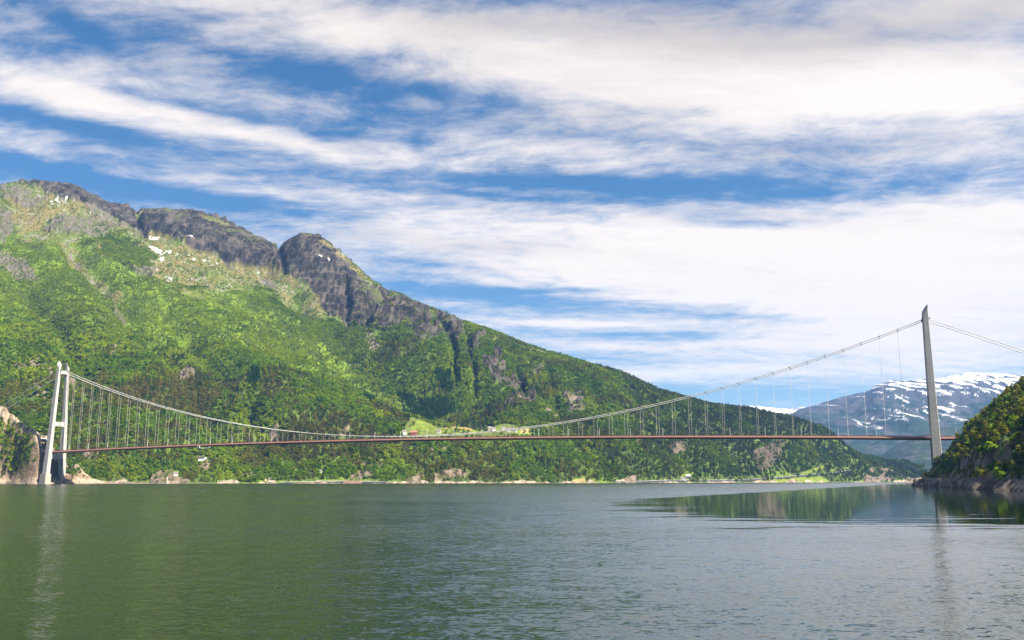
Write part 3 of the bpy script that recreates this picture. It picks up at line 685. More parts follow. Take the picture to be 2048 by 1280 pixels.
X, Y, Z = far_range('plateau', [(1300, 850, 13500), (1400, 818, 13500), (1480, 813, 13500), (1520, 812, 13500), (1560, 818, 13500), (1600, 815, 13600), (1650, 816, 13600), (1720, 830, 13800), (1850, 850, 14000)], 11200, 260, 90, 301)
st = fbm(X / 300, Y / 300, 5, 311, .6)
alb = np.empty(X.shape + (3,)); alb[:] = C3(.16, .15, .14)
alb = mixa(alb, C3(.86, .87, .9), smooth(st + .0006 * (Z - 950), -.10, .0))
me = grid_mesh('distant_snow_plateau', X, Y, Z); color_attr(me, 'albedo', alb); me.materials.append(M_far)
o = mesh_obj('distant_snow_plateau', me); tag(o, 'thin snowy plateau on the horizon left of the far mountain', kind='structure')

X, Y, Z = far_range('shoulder', [(1560, 962, 5200), (1660, 950, 5300), (1740, 925, 5400), (1790, 892, 5500), (1830, 872, 5600), (1880, 856, 5700), (1930, 850, 5800), (2000, 838, 5900), (2100, 818, 6000), (2300, 800, 6000)], 4300, 420, 130, 401, amp=.7)
nn = fbm(X / 300, Y / 300, 5, 411); nb = fbm(X / 60, Y / 60, 4, 414)
alb = np.empty(X.shape + (3,)); alb[:] = C3(.011, .019, .010)
alb = mixa(alb, C3(.019, .031, .013), smooth(nn + nb * .8, -.1, .6))
alb = mixa(alb, C3(.05, .046, .044), smooth(nn - nb, .55, .9))
me = grid_mesh('wooded_shoulder', X, Y, Z); color_attr(me, 'albedo', alb); me.materials.append(M_far)
o = mesh_obj('wooded_shoulder', me); tag(o, 'hazy wooded slope below the snowy mountain', kind='structure')

# ------------------------------------------------------------------ headland on the right
shore_h = [(1000, 1270), (760, 1230), (600, 1165), (520, 1110), (470, 1050), (436, 985), (410, 925), (380, 845), (352, 765), (333, 695), (303, 615), (273, 545), (257, 503), (250, 467), (262, 437), (300, 410), (360, 385), (450, 350), (600, 300), (1000, 250)]
poly_h = shore_h + [(1500, 250), (1500, 1270)]


def head_z(x, y, detail=True):
    wx = x + 7 * fbm(x / 34, y / 34, 4, 501); wy = y + 7 * fbm(x / 34 + 9, y / 34, 4, 505)
    if detail:
        wx = wx + 2.6 * ridged(x / 11, y / 11, 3, 507); wy = wy + 2.6 * ridged(x / 11 + 4, y / 11, 3, 509)
    d = seg_dist(wx, wy, shore_h) * np.where(in_poly(wx, wy, poly_h), 1, -1)
    a = np.interp(d, [-40, 0, 2, 6, 12, 16, 60, 120, 250, 420], [-20, -.3, 2.0, 4.2, 6.5, 9, 58, 112, 200, 250])
    b = np.interp(d, [-40, 0, 2, 5, 9, 12, 17, 60, 120, 250, 420], [-20, -.3, 2.6, 4.6, 5.6, 8, 20, 62, 116, 204, 254])
    wcl = smooth(y + 14 * fbm(x / 60, y / 60, 2, 511), 500, 540) * smooth(y, 745, 690)
    z = a + (b - a) * wcl
    # level ground at the tower foot
    tx = (x - RT[0]) * DV[0] + (y - RT[1]) * DV[1]; ty = (x - RT[0]) * NV[0] + (y - RT[1]) * NV[1]
    pad_ = smooth(np.maximum(np.abs(tx) / 11, np.abs(ty) / 24), 1.6, .8)
    z = np.where(d > 0, z * (1 - pad_) + np.minimum(z, 11) * pad_, z)
    if detail:
        z = z + np.where(d > 0, smooth(d, 0, 5) * (1.3 * ridged(x / 9, y / 9, 4, 513) + 3.0 * fbm(x / 40, y / 40, 3, 517)), 0)
    return z, d, wcl


gx_, gy_ = np.meshgrid(np.linspace(232, 960, 400), np.linspace(300, 1230, 500))
# finer columns near the shore we look at
u = np.linspace(0, 1, 400); gx_ = np.broadcast_to(232 + 728 * (u * .45 + .55 * u ** 2.2)[None, :], gx_.shape).copy()
hz, hd, hcl = head_z(gx_, gy_)
hn = fbm(gx_ / 14, gy_ / 14, 4, 521); hn2 = fbm(gx_ / 4, gy_ / 4, 3, 525)
alb = np.empty(gx_.shape + (3,)); alb[:] = C3(.06, .065, .025)
alb = mixa(alb, C3(.05, .085, .02), smooth(hn, -.1, .5))
gz0, gz1 = np.gradient(hz); steep = np.hypot(gz0 / np.gradient(gy_, axis=0), gz1 / np.gradient(gx_, axis=1))
rk = np.clip(smooth(hd + 5 * hn, 15, 9) + smooth(steep + .5 * hn, 1.5, 2.1), 0, 1)
hc = mixa(np.broadcast_to(C3(.19, .162, .138), alb.shape), C3(.07, .058, .05), smooth(hn + hn2, -.3, .5))
hc = mixa(hc, C3(.12, .12, .05), smooth(hn + .4 * hn2, .3, .6) * smooth(hz, 4, 8))
alb = mixa(alb, hc, rk)
alb = mixa(alb, C3(.05, .045, .04), smooth(hz + .5 * hn2, 1.5, .6))
me = grid_mesh('headland', gx_, gy_, hz); color_attr(me, 'albedo', alb); me.materials.append(M_head)
headland = mesh_obj('headland', me); tag(headland, 'steep wooded headland with bare rock at the water on the right', kind='structure')

# ================================================================== BRIDGE
TOP, SADDLE, DECK0, DECKUP, CLOW = 201.5, 185.0, 52.5, 9.5, 65.0
YC = 7.7                                                              # cables stand this far from the axis


def deck_z(x): return DECK0 + DECKUP * (1 - min(1.0, abs(x) / HS) ** 2) - max(0, abs(x) - HS) * .012


def cable_z(x):
    ax = abs(x)
    return CLOW + (SADDLE - CLOW) * (ax / HS) ** 2 if ax <= HS else SADDLE - (ax - HS) * .455 + ((ax - HS) / 260) ** 2 * 4


bridge = empty('suspension_bridge', (MID[0], MID[1], 0), math.atan2(DV[1], DV[0]))
tag(bridge, 'long suspension bridge with rust red deck and two pale concrete towers', 'bridge')


def leg(land, side, z0):
    """land: -1/+1 direction to the shore along x, side: -1 near the camera, +1 far"""
    st = [z0, z0 + 18, 40, 80, 120, 160, 185]
    vs_, n = [], 8

    def ring(z):
        t = 1 - z / 200.0
        cy = side * (7.9 + 8.2 * max(t, 0) ** 1.05); a = 2.9 + 2.3 * max(t, 0) ** 1.3; b = 2.15 + 1.55 * max(t, 0); c = .45
        return cy, [(-a + c, -b), (a - c, -b), (a, -b + c), (a, b - c), (a - c, b), (-a + c, b), (-a, b - c), (-a, -b + c)], a, b
    for z in st:
        cy, p, a, b = ring(z); vs_ += [(x, cy + y, z) for x, y in p]
    cy, p, a, b = ring(TOP - 8)
    for x, y in p:                                                     # blade-shaped top, highest at the inner landward corner
        zz = TOP - 6.4 + 3.9 * land * x / a + 2.5 * (-side) * y / b
        vs_.append((x, cy + y, zz))
    fs = []
    m = len(st) + 1
    for i in range(m - 1):
        for k in range(n): fs.append((i * n + k, i * n + (k + 1) % n, (i + 1) * n + (k + 1) % n, (i + 1) * n + k))
    fs.append(tuple(range(n))); fs.append(tuple((m - 1) * n + k for k in reversed(range(n))))
    return MB().add(vs_, fs)


def make_tower(land, bx):
    t = empty('tower', (bx, 0, 0), 0, bridge)
    t['label'] = 'concrete tower standing on the bare rock of the left shore' if land < 0 else 'grey concrete tower rising behind the wooded headland on the right'
    for side in (-1, 1):
        z0 = 16.0 if land < 0 else 9.0
        leg(land, side, z0).build('leg', M_conc, t)
        y = side * 7.9
        s = MB(); s.box(-3.9, 3.9, y - 1.0, y + 1.0, SADDLE - 1.6, SADDLE + .9); s.tube([(-4.2, side * YC, SADDLE - .5), (4.2, side * YC, SADDLE - .5)], .95, 8)
        s.build('cable_saddle', M_dark, t)
        # footing: a squared block below each leg
        cy = side * 16.0; hw, hb = 6.6, 5.6
        f = MB()
        zb = -12.0 if (land < 0 and side < 0) else (2.0 if land < 0 else -1.0)
        f.add([(-hw, cy - hb, zb), (hw, cy - hb, zb), (hw, cy + hb, zb), (-hw, cy + hb, zb), (-hw + .4, cy - hb + .4, z0 + .3), (hw - .4, cy - hb + .4, z0 + .3), (hw - .4, cy + hb - .4, z0 + .3), (-hw + .4, cy + hb - .4, z0 + .3)],
              [(3, 2, 1, 0), (4, 5, 6, 7), (0, 1, 5, 4), (1, 2, 6, 5), (2, 3, 7, 6), (3, 0, 4, 7)])
        f.build('footing', M_foot, t)
    for zc_, h in ((182.0, 6.5), (96.5, 8.0), (44.0, 8.0)):
        tt = 1 - zc_ / 200; a = (2.9 + 2.3 * tt ** 1.3) * .74; cy = 7.9 + 8.2 * tt ** 1.05
        b = MB(); prof_ = [(-a, zc_ - h / 2), (a, zc_ - h / 2), (a, zc_ + h / 2), (-a, zc_ + h / 2)]
        yb = cy - (2.15 + 1.55 * tt) + .25
        vs_ = [(x, y, z) for y in (-yb, -yb * .6, yb * .6, yb) for x, z in [(q[0], q[1] + (0 if abs(y) > yb * .8 else (.5 if q[1] < zc_ else -.2))) for q in prof_]]
        fs = [(i * 4 + k, i * 4 + (k + 1) % 4, (i + 1) * 4 + (k + 1) % 4, (i + 1) * 4 + k) for i in range(3) for k in range(4)] + [(0, 1, 2, 3), (15, 14, 13, 12)]
        b.add(vs_, fs).build('cross_beam', M_conc, t)
    return t


M_foot = plain('footing_stone', (.30, .27, .22), .9, .25, .6, bump=.3, bscale=.5)
make_tower(-1, -HS); make_tower(1, HS)

xs = [-HS - 40] + list(np.linspace(-HS, HS, 133)) + [HS + 30, HS + 62]
prof = [(-8.0, 0), (-9.9, -1.75), (-10.1, -1.95), (-5.6, -3.35), (5.6, -3.35), (10.1, -1.95), (9.9, -1.75), (8.0, 0)]
deck = MB().sweep(prof, xs, deck_z).build('deck', M_red, bridge)
mb = MB().sweep([(-6.1, .004), (-6.1, .06), (6.1, .06), (6.1, .004)], xs, deck_z)
mb.build('roadway', M_asph, deck)
for sd in (-1, 1):
    mb = MB()
    for h, t_ in ((1.15, .07), (.80, .035), (.50, .035), (.20, .05)):
        mb.sweep([(sd * 8.05 - .07, h - t_), (sd * 8.05 + .07, h - t_), (sd * 8.05 + .07, h + t_), (sd * 8.05 - .07, h + t_)], xs, deck_z)
    x = -HS - 38
    while x < HS + 58:
        z = deck_z(x); mb.box(x - .07, x + .07, sd * 8.05 - .1, sd * 8.05 + .1, z - .1, z + 1.3); x += 3.0
    rl_ = mb.build('railing', M_red, deck)
for side in (-1, 1):
    xx = [-HS - 262, -HS - 130] + list(np.linspace(-HS, HS, 121)) + [HS + 130, HS + 262]
    mc = MB().tube([(x, side * YC, cable_z(x)) for x in xx], .42, 8).build('main_cable', M_cable, bridge, True)
    if side < 0: cable_near = mc
    else: cable_far = mc
hm = MB().tube([(0, 0, 0), (0, 0, 1)], .10, 6).mesh('hanger', M_cable)
cm = MB().box(-.6, .6, -.50, .50, -.62, .52).mesh('cable_clamp', M_clamp)
for k in range(64):
    x = 18.0 + 20 * k - HS
    for side, cb in ((-1, cable_near), (1, cable_far)):
        zt, zd = cable_z(x), deck_z(x)
        h = mesh_obj('hanger', hm, None, bridge, (x, side * YC, zd - .3)); h.scale = (1, 1, zt - zd + .3)
        c = mesh_obj('cable_clamp', cm, None, cb, (x, side * YC, zt)); c.rotation_euler = (0, -math.atan(2 * (SADDLE - CLOW) * x / HS ** 2), 0)


def br(x, y, z=0.0): return (MID[0] + DV[0] * x + NV[0] * y, MID[1] + DV[1] * x + NV[1] * y, z)


BROT = math.atan2(DV[1], DV[0])
# street lamps along the deck
lp = MB().tube([(0, 0, 0), (0, 0, 8.3), (0, .35, 8.9), (0, 1.0, 9.15)], [.17, .13, .11, .10], 6).mesh('lamp_post', M_white)
lh = MB().box(-.22, .22, .9, 2.0, 9.02, 9.24).mesh('lamp_head', M_lamp)
lb = MB().box(-.28, .28, -.28, .28, 0, .5).mesh('lamp_base', M_white)
_on = 'first second third fourth fifth sixth seventh eighth ninth tenth eleventh twelfth thirteenth fourteenth fifteenth sixteenth seventeenth eighteenth nineteenth'.split()
ORD = _on + ['twentieth'] + ['twenty-' + w for w in _on[:9]] + ['thirtieth'] + ['thirty-' + w for w in _on[:9]]
lx_ = [1207.5 + 40.4 * k for k in range(-29, 4)]
for i, s_ in enumerate(lx_):
    x = s_ - HS
    t = empty('street_lamp', br(x, -6.9, deck_z(x) + .06), BROT)
    for nm, m_ in (('post', lp), ('lamp_head', lh), ('base', lb)): mesh_obj(nm, m_, None, t)
    if s_ > SPAN: lab = 'street lamp on the deck %s the right tower' % ('just right of' if s_ < SPAN + 30 else 'farthest right beyond')
    elif i == 0: lab = 'street lamp on the bridge deck nearest the left tower'
    elif s_ > SPAN - 30: lab = 'street lamp on the bridge deck just left of the right tower'
    else: lab = '%s street lamp from the left tower along the bridge deck' % ORD[i]
    tag(t, lab, 'street lamp', 'street lamps along the bridge deck')

# inspection gantry hanging below the deck
gx0 = 300.0 - HS; gz = deck_z(gx0)
g = empty('inspection_gantry', br(gx0, 0, gz - 3.4), BROT); tag(g, 'small grey inspection platform hanging under the deck near the left tower', 'gantry')
mb = MB(); mb.box(-1.5, 1.5, -10.6, 10.6, -2.6, -2.35)
mb.build('platform', M_dark, g)
for sd in (-1, 1):
    mb = MB(); mb.box(-2.2, 2.2, sd * 10.6 - .9, sd * 10.6 + .9, -1.9, 1.6); mb.build('cabin', M_conc, g)
mb = MB()
for h in (-1.9, -1.4):
    for xx_ in (-1.45, 1.45): mb.tube([(xx_, -9.6, h), (xx_, 9.6, h)], .06, 5)
for yy in range(-9, 10, 2):
    for xx_ in (-1.45, 1.45): mb.tube([(xx_, yy, -2.4), (xx_, yy, -1.4)], .05, 5)
mb.build('railing', M_white, g)
mb = MB(); mb.tube([(2, -10.2, -2.3), (9, -10.2, -2.9), (18, -10.0, -2.2), (22, -9.8, -.9)], .35, 6); mb.build('folded_arm', M_white, g)

# tunnel mouth at the left end: a concrete collar cut on the slant
tp = empty('tunnel_portal', br(-HS - 28, 0, 50.0), BROT); tag(tp, 'slanted pale concrete tunnel mouth in the rock behind the left tower', 'tunnel portal')


def portal_ring(hw, z1, off):
    """outline of the mouth in (y, z) then slanted back with height"""
    p = [(-hw, 0), (-hw - .6, z1 * .35), (-hw, z1 * .72), (-hw * .72, z1), (hw * .72, z1), (hw, z1 * .72), (hw + .6, z1 * .35), (hw, 0)]
    return [(12.0 - off - 15.0 * z / 24.0, y, z) for y, z in p]


mo, mi = portal_ring(9.0, 25.0, 0), portal_ring(7.4, 23.2, 0)
mob, mib = [(x - 9, y, z) for x, y, z in mo], [(x - 9, y, z) for x, y, z in mi]
n = 8
fs = []
for k in range(n - 1):
    fs += [(k, k + 1, n + k + 1, n + k), (k, 2 * n + k, 2 * n + k + 1, k + 1), (n + k, n + k + 1, 3 * n + k + 1, 3 * n + k)]
MB().add(mo + mi + mob + mib, fs).build('collar', M_conc, tp)
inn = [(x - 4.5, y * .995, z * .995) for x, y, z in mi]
M_void = plain('tunnel_painted_dark', (.02, .02, .024), .9)  # near-black colour stands in for the darkness deeper inside the tunnel
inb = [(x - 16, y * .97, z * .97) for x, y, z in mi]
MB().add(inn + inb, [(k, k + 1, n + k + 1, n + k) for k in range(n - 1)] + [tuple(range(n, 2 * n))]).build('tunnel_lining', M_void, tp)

# ================================================================== TREES
def crown_mesh(kind, leaves, size, seed, mat):
    r = np.random.default_rng(seed); V, F, var = [], [], []

    def leaf(p, nrm, s, val):
        nrm = nrm / (np.linalg.norm(nrm) + 1e-9); a = r.normal(size=3); u_ = np.cross(nrm, a); u_ /= np.linalg.norm(u_) + 1e-9; w = np.cross(nrm, u_)
        b = len(V); sx_, sy_ = s * r.uniform(.7, 1.3), s * r.uniform(.6, 1.1)
        for (i, j, k) in ((-1, -.6, -.15), (.3, -1, .1), (1, .5, -.15), (-.2, 1, .1)):
            V.append(p + u_ * sx_ * i * .5 + w * sy_ * j * .5 + nrm * s * k)
        F.append((b, b + 1, b + 2, b + 3)); var.extend([val] * 4)
    if kind == 'broad':
        nb = r.integers(9, 13); cs = []
        for i in range(nb):
            th = r.uniform(0, 2 * np.pi); h = r.uniform(.28, .86); rr = (.30 * math.sqrt(max(0, 1 - ((h - .52) / .46) ** 2))) * r.uniform(.35, 1.0)
            cs.append((np.array([math.cos(th) * rr, math.sin(th) * rr, h]), r.uniform(.11, .19), r.uniform(.2, .8)))
        cs.append((np.array([0, 0, .85]), .14, .6))
        for i in range(leaves):
            c_, q, val = cs[i % len(cs)]; d = r.normal(size=3); d /= np.linalg.norm(d); d[2] = d[2] * .85 + .15
            leaf(c_ + d * q * r.uniform(.75, 1.1), d + r.normal(size=3) * .28 + np.array([c_[0], c_[1], c_[2] - .5]) * 1.2, size * r.uniform(.7, 1.3), np.clip(val + r.uniform(-.25, .25), 0, 1))
    elif kind == 'pine':
        cs = []
        for i in range(r.integers(10, 14)):
            h = r.uniform(.30, .97); rr = .26 * (1.12 - h) ** .6 * r.uniform(.3, 1.1); th = r.uniform(0, 2 * np.pi)
            cs.append((np.array([math.cos(th) * rr, math.sin(th) * rr, h]), r.uniform(.08, .14), r.uniform(.2, .8)))
        cs.append((np.array([0, 0, .93]), .08, .6))
        for i in range(leaves):
            c_, q, val = cs[i % len(cs)]; d = r.normal(size=3); d /= np.linalg.norm(d)
            p = c_ + d * np.array([1.25, 1.25, .65]) * q
            leaf(p, d + np.array([0, 0, .7]) + r.normal(size=3) * .5, size * r.uniform(.6, 1.2), np.clip(val + r.uniform(-.3, .3), 0, 1))
    else:                                                              # spruce
        for i in range(leaves):
            h = .06 + .94 * (r.uniform() ** 1.25); rr = .20 * (1 - h) ** .85 + .01; th = r.uniform(0, 2 * np.pi)
            tier = .75 + .25 * math.cos(h * 34)
            p = np.array([math.cos(th) * rr * tier, math.sin(th) * rr * tier, h])
            leaf(p, np.array([math.cos(th) * .8, math.sin(th) * .8, .7]) + r.normal(size=3) * .3, size * (1.15 - h * .7), r.uniform(.2, .8))
    me_ = bpy.data.meshes.new('crown'); me_.from_pydata([tuple(p) for p in V], [], F); me_.update()
    a = me_.attributes.new('leafvar', 'FLOAT', 'POINT'); a.data.foreach_set('value', np.array(var, np.float32))
    me_.materials.append(mat)
    return me_


def trunk_mesh(kind, seed):
    r = random.Random(seed); m_ = MB()
    lean = (r.uniform(-.03, .03), r.uniform(-.03, .03))
    top_ = {'broad': .8, 'pine': .93, 'spruce': .97}[kind]
    m_.tube([(0, 0, -.06), (lean[0] * .3, lean[1] * .3, .3), (lean[0], lean[1], top_ * .65), (lean[0] * .6, lean[1] * .6, top_)], [.026, .020, .012, .003], 6)
    if kind != 'spruce':
        for i in range(5):
            z = r.uniform(.32, .7); th = r.uniform(0, 6.28); L_ = r.uniform(.14, .26)
            m_.tube([(lean[0] * z, lean[1] * z, z), (math.cos(th) * L_ * .6, math.sin(th) * L_ * .6, z + .07), (math.cos(th) * L_, math.sin(th) * L_, z + .16)], [.010, .007, .002], 4, False)
    return m_.mesh('trunk', M_bark)


KINDS = ['broad', 'broad', 'broad', 'pine', 'pine', 'spruce']
near_crowns = [crown_mesh(k, {'broad': 620, 'pine': 520, 'spruce': 520}[k], {'broad': .085, 'pine': .08, 'spruce': .075}[k], 100 + i, M_leaf_o) for i, k in enumerate(KINDS)]
near_trunks = [trunk_mesh(k, 200 + i) for i, k in enumerate(KINDS)]
far_crowns = [crown_mesh(k, {'broad': 70, 'pine': 60, 'spruce': 64}[k], {'broad': .21, 'pine': .19, 'spruce': .16}[k], 300 + i, M_leaf_i) for i, k in enumerate(KINDS)]
proto = bpy.data.collections.new('forest_tree_shapes')
for i, m_ in enumerate(far_crowns):
    o = bpy.data.objects.new('forest_tree_%d' % i, m_); proto.objects.link(o)

GREENS = np.array([[.116, .190, .009], [.096, .165, .009], [.185, .245, .010], [.048, .108, .011], [.122, .127, .018], [.024, .058, .014], [.120, .108, .034]])


def forest(name, label, pos, scale, kind_i, tint):
    me_ = bpy.data.meshes.new(name); me_.vertices.add(len(pos)); me_.vertices.foreach_set('co', pos.astype(np.float32).ravel())
    a = me_.attributes.new('tint', 'FLOAT_COLOR', 'POINT'); c = np.ones((len(pos), 4), np.float32); c[:, :3] = tint; a.data.foreach_set('color', c.ravel())
    a = me_.attributes.new('size', 'FLOAT_VECTOR', 'POINT'); a.data.foreach_set('vector', scale.astype(np.float32).ravel())
    a = me_.attributes.new('turn', 'FLOAT', 'POINT'); a.data.foreach_set('value', rng.uniform(0, 6.283, len(pos)).astype(np.float32))
    a = me_.attributes.new('pick', 'INT', 'POINT'); a.data.foreach_set('value', kind_i.astype(np.int32))
    o = mesh_obj(name, me_); tag(o, label, kind='stuff')
    ng = bpy.data.node_groups.new(name + '_scatter', 'GeometryNodeTree')
    ng.interface.new_socket('Geometry', in_out='INPUT', socket_type='NodeSocketGeometry'); ng.interface.new_socket('Geometry', in_out='OUTPUT', socket_type='NodeSocketGeometry')
    gi = ng.nodes.new('NodeGroupInput'); go = ng.nodes.new('NodeGroupOutput')
    ci_ = ng.nodes.new('GeometryNodeCollectionInfo'); ci_.inputs['Collection'].default_value = proto; ci_.inputs['Separate Children'].default_value = True; ci_.inputs['Reset Children'].default_value = True

    def attr(nm, dt):
        q = ng.nodes.new('GeometryNodeInputNamedAttribute'); q.data_type = dt; q.inputs['Name'].default_value = nm; return q.outputs['Attribute']
    ip = ng.nodes.new('GeometryNodeInstanceOnPoints')
    cx = ng.nodes.new('ShaderNodeCombineXYZ'); ng.links.new(attr('turn', 'FLOAT'), cx.inputs[2])
    er = ng.nodes.new('FunctionNodeEulerToRotation'); ng.links.new(cx.outputs[0], er.inputs[0])
    ng.links.new(gi.outputs[0], ip.inputs['Points']); ng.links.new(ci_.outputs[0], ip.inputs['Instance']); ip.inputs['Pick Instance'].default_value = True
    ng.links.new(attr('pick', 'INT'), ip.inputs['Instance Index']); ng.links.new(er.outputs[0], ip.inputs['Rotation']); ng.links.new(attr('size', 'FLOAT_VECTOR'), ip.inputs['Scale'])
    ng.links.new(ip.outputs[0], go.inputs[0])
    md = o.modifiers.new('scatter', 'NODES'); md.node_group = ng
    return o


# ---- forest on the mountain
def cross_area(X_, Y_, Z_):
    ax, ay, az_ = X_[1:, :-1] - X_[:-1, :-1], Y_[1:, :-1] - Y_[:-1, :-1], Z_[1:, :-1] - Z_[:-1, :-1]
    bx_, by_, bz_ = X_[:-1, 1:] - X_[:-1, :-1], Y_[:-1, 1:] - Y_[:-1, :-1], Z_[:-1, 1:] - Z_[:-1, :-1]
    nx, ny, nz_ = by_ * az_ - bz_ * ay, bz_ * ax - bx_ * az_, bx_ * ay - by_ * ax
    return nx, ny, nz_


nx, ny, nz_ = cross_area(XX, YY, ZN)
flat_area = np.abs(nz_); ln = np.sqrt(nx ** 2 + ny ** 2 + nz_ ** 2) + 1e-9
vx, vy, vz = -XX[:-1, :-1], -YY[:-1, :-1], CAMZ - ZN[:-1, :-1]
facing = (nx * vx + ny * vy + nz_ * vz) / ln / np.sqrt(vx ** 2 + vy ** 2 + vz ** 2) * np.sign(nz_)
# HOUSE CLEARINGS and the road are kept free of trees (photo coordinates)
houses = [(810, 866, 9, 'w'), (829, 867.5, 13, 'r'), (878, 863, 8, 'w'), (963, 857, 6, 'w'), (979, 857, 8, 'b'), (988, 858, 8, 'w'), (1009, 857, 8, 'w'), (1018, 860, 8, 'w'), (1024, 857, 7, 'd'), (1031, 861.5, 7, 'w'), (402, 919, 21, 'v'), (351, 948, 8, 'w'), (643, 942, 5, 'w'), (1367, 958, 10, 'w'), (1377, 953, 9, 'k')]
clear = np.zeros(PX1.shape)
for (hx, hy, hw_, _) in houses:
    clear = np.maximum(clear, (np.abs(PX1 - hx) < hw_ * .62 + 1.5) & (PY1 - hy > -5) & (PY1 - hy < 9))
road_px = [(1230, 961), (1280, 960.5), (1339, 958.5), (1424, 958.5), (1481, 957.5), (1519, 955), (1568, 951.5), (1615, 948.5), (1660, 944), (1700, 938)]
road_d = seg_dist(PX1, PY1, road_px)
shore_road_px = [(560, 963), (640, 961.5), (690, 960.5), (760, 961.5), (800, 963.5)]
road_d = np.minimum(road_d, seg_dist(PX1, PY1, shore_road_px))
den = np.ones(PX1.shape)
den *= 1 - np.clip(smooth(alpine + .5 * fbm(XX / 35, YY / 35, 3, 43), .25, .7) * .95 + tongue * .6, 0, 1)
ridge_green = (PX1 > 700) & (PX1 < 1020)
den = np.where((alpine > .3) & ~rock_high, np.maximum(den, .10 + .25 * ridge_green), den)
den *= np.where(rock_high, .05, 1) * np.where(cliffs, .13, 1) * np.where(rock_light, .35, 1) * np.where(low_rock | red_rock, .38, 1) * np.where(scree, .4, 1) * np.where(snow, 0, 1)
sh_px = PX0 + 2 * fbm(XX / 40, YY / 40, 2, 51)
open_f = patch([Z3([(190, 300), (420, 296), (640, 284), (790, 296), (800, 340), (1010, 335), (1270, 372), (1270, 450), (640, 450), (120, 445), (120, 380)]), Z3([(1080, 368), (1270, 375), (1240, 430), (1100, 430)]), Z4([(1370, 842), (1600, 786), (1840, 773), (1860, 842)]), Z4([(1770, 765), (1980, 672), (2000, 700), (1840, 770)]), Z4([(950, 810), (1110, 810), (1130, 845), (980, 845)])], sh_px, PY0)
den *= np.where(field_green | field_tan, .02, np.where(open_f, .07, 1))
sh = 5; rock_dn = np.zeros_like(low_rock); rock_dn[:-sh] = (low_rock | cliffs | red_rock)[sh:]
den *= np.where(rock_dn, .45, 1) * (1 - sunny * (.15 + .5 * smooth(n2 + .6 * n1, -.1, .5)))
den *= np.where(spur, .9 + 5.0 * smooth(n2 + .5 * n3, -.2, .3) * smooth(ZN, 10, 25) * (1 - pale), 1) * np.where(pale * spur > .5, .05, 1)
den *= smooth(ZN, 1.8 + 5.5 * n2, 3.6 + 5.5 * n2) * (clear < .5) * np.where(road_d < 1.6, 0, 1)
den *= np.where(np.abs(ly) < 13, np.where((lx > -60) & (lx < 40), 0, 1), 1)
wgt = flat_area * den[:-1, :-1] * (facing > -.12) * (ZN[:-1, :-1] > 1.3) * (TT[:-1, :-1] > -.74)
# more but smaller trees on the upper slopes
small = smooth(PY0, 760, 560) * (ZN > 250)
wgt *= 1 + 1.2 * small[:-1, :-1]
wgt *= np.clip(1900 / YY[:-1, :-1], .5, 1.15) ** .6
NT = 118000
cdf = np.cumsum(wgt.ravel()); cdf /= cdf[-1]
cell = np.searchsorted(cdf, rng.uniform(size=NT)); ci2, cj2 = np.unravel_index(cell, wgt.shape)
fu, fv = rng.uniform(size=NT), rng.uniform(size=NT)


def bil(A): return A[ci2, cj2] * (1 - fu) * (1 - fv) + A[ci2 + 1, cj2] * fu * (1 - fv) + A[ci2, cj2 + 1] * (1 - fu) * fv + A[ci2 + 1, cj2 + 1] * fu * fv


tx, ty, tz = bil(XX), bil(YY), bil(ZN)
sm_ = small[ci2, cj2]; ssp = spruce[ci2, cj2]; r1 = fbm(tx / 160, ty / 160, 4, 601) + .35 * fbm(tx / 45, ty / 45, 2, 605); r2 = fbm(tx / 110, ty / 110, 3, 609)
tpx, tpy = project(tx, ty, tz)
q = rng.uniform(size=NT)
# share of conifers: more on the lower slopes and to the right
zone = in_poly(tpx + 40 * r1, tpy + 25 * r2, [(-300, 420), (60, 450), (300, 560), (560, 640), (900, 800), (1080, 870), (820, 850), (640, 760), (300, 700), (-300, 760)]) * 1.0
pinez = in_poly(tpx + 30 * r1, tpy + 20 * r2, [(280, 740), (560, 760), (840, 830), (820, 900), (400, 880), (200, 800)]) * 1.0
con = np.clip(.28 - .20 * zone + .30 * pinez + .75 * r1 + .14 * smooth(tpy, 720, 860) + .22 * smooth(tpx, 1050, 1400) - .5 * sm_, .03, .92)
is_con = con + .42 * (q - .5) > .5
kind = np.where(is_con, np.where(rng.uniform(size=NT) < np.where(r2 > .25, .45, .12), 5, rng.integers(3, 5, NT)), rng.integers(0, 3, NT))
kind = np.where(ssp, 5, kind)
hgt = np.where(kind == 5, rng.uniform(11, 18, NT), np.where(kind >= 3, rng.uniform(8, 14, NT), rng.uniform(7, 12.5, NT)))
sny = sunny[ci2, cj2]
hgt *= .9 * (1 - .45 * sm_) * (1 - .25 * sny) * np.where(spur[ci2, cj2], .6, 1.0) * np.where(tz < 14, .75, 1)
hgt = np.where(ssp, rng.uniform(14, 20, NT), hgt)
wid = np.where(kind < 3, rng.uniform(.95, 1.35, NT), rng.uniform(.85, 1.15, NT))
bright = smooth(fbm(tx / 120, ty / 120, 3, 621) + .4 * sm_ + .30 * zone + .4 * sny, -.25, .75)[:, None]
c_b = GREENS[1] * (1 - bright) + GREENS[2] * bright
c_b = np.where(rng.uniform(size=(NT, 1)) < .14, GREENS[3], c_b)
brown = smooth(fbm(tx / 130, ty / 130, 3, 631) + .35 * pinez, .0, .55)[:, None]
c_p = GREENS[4] * (1 - brown) + GREENS[6] * brown
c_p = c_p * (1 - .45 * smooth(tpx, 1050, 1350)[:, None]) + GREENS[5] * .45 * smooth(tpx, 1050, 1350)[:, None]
tint = np.where((kind < 3)[:, None], c_b, np.where((kind == 5)[:, None], GREENS[5], c_p))
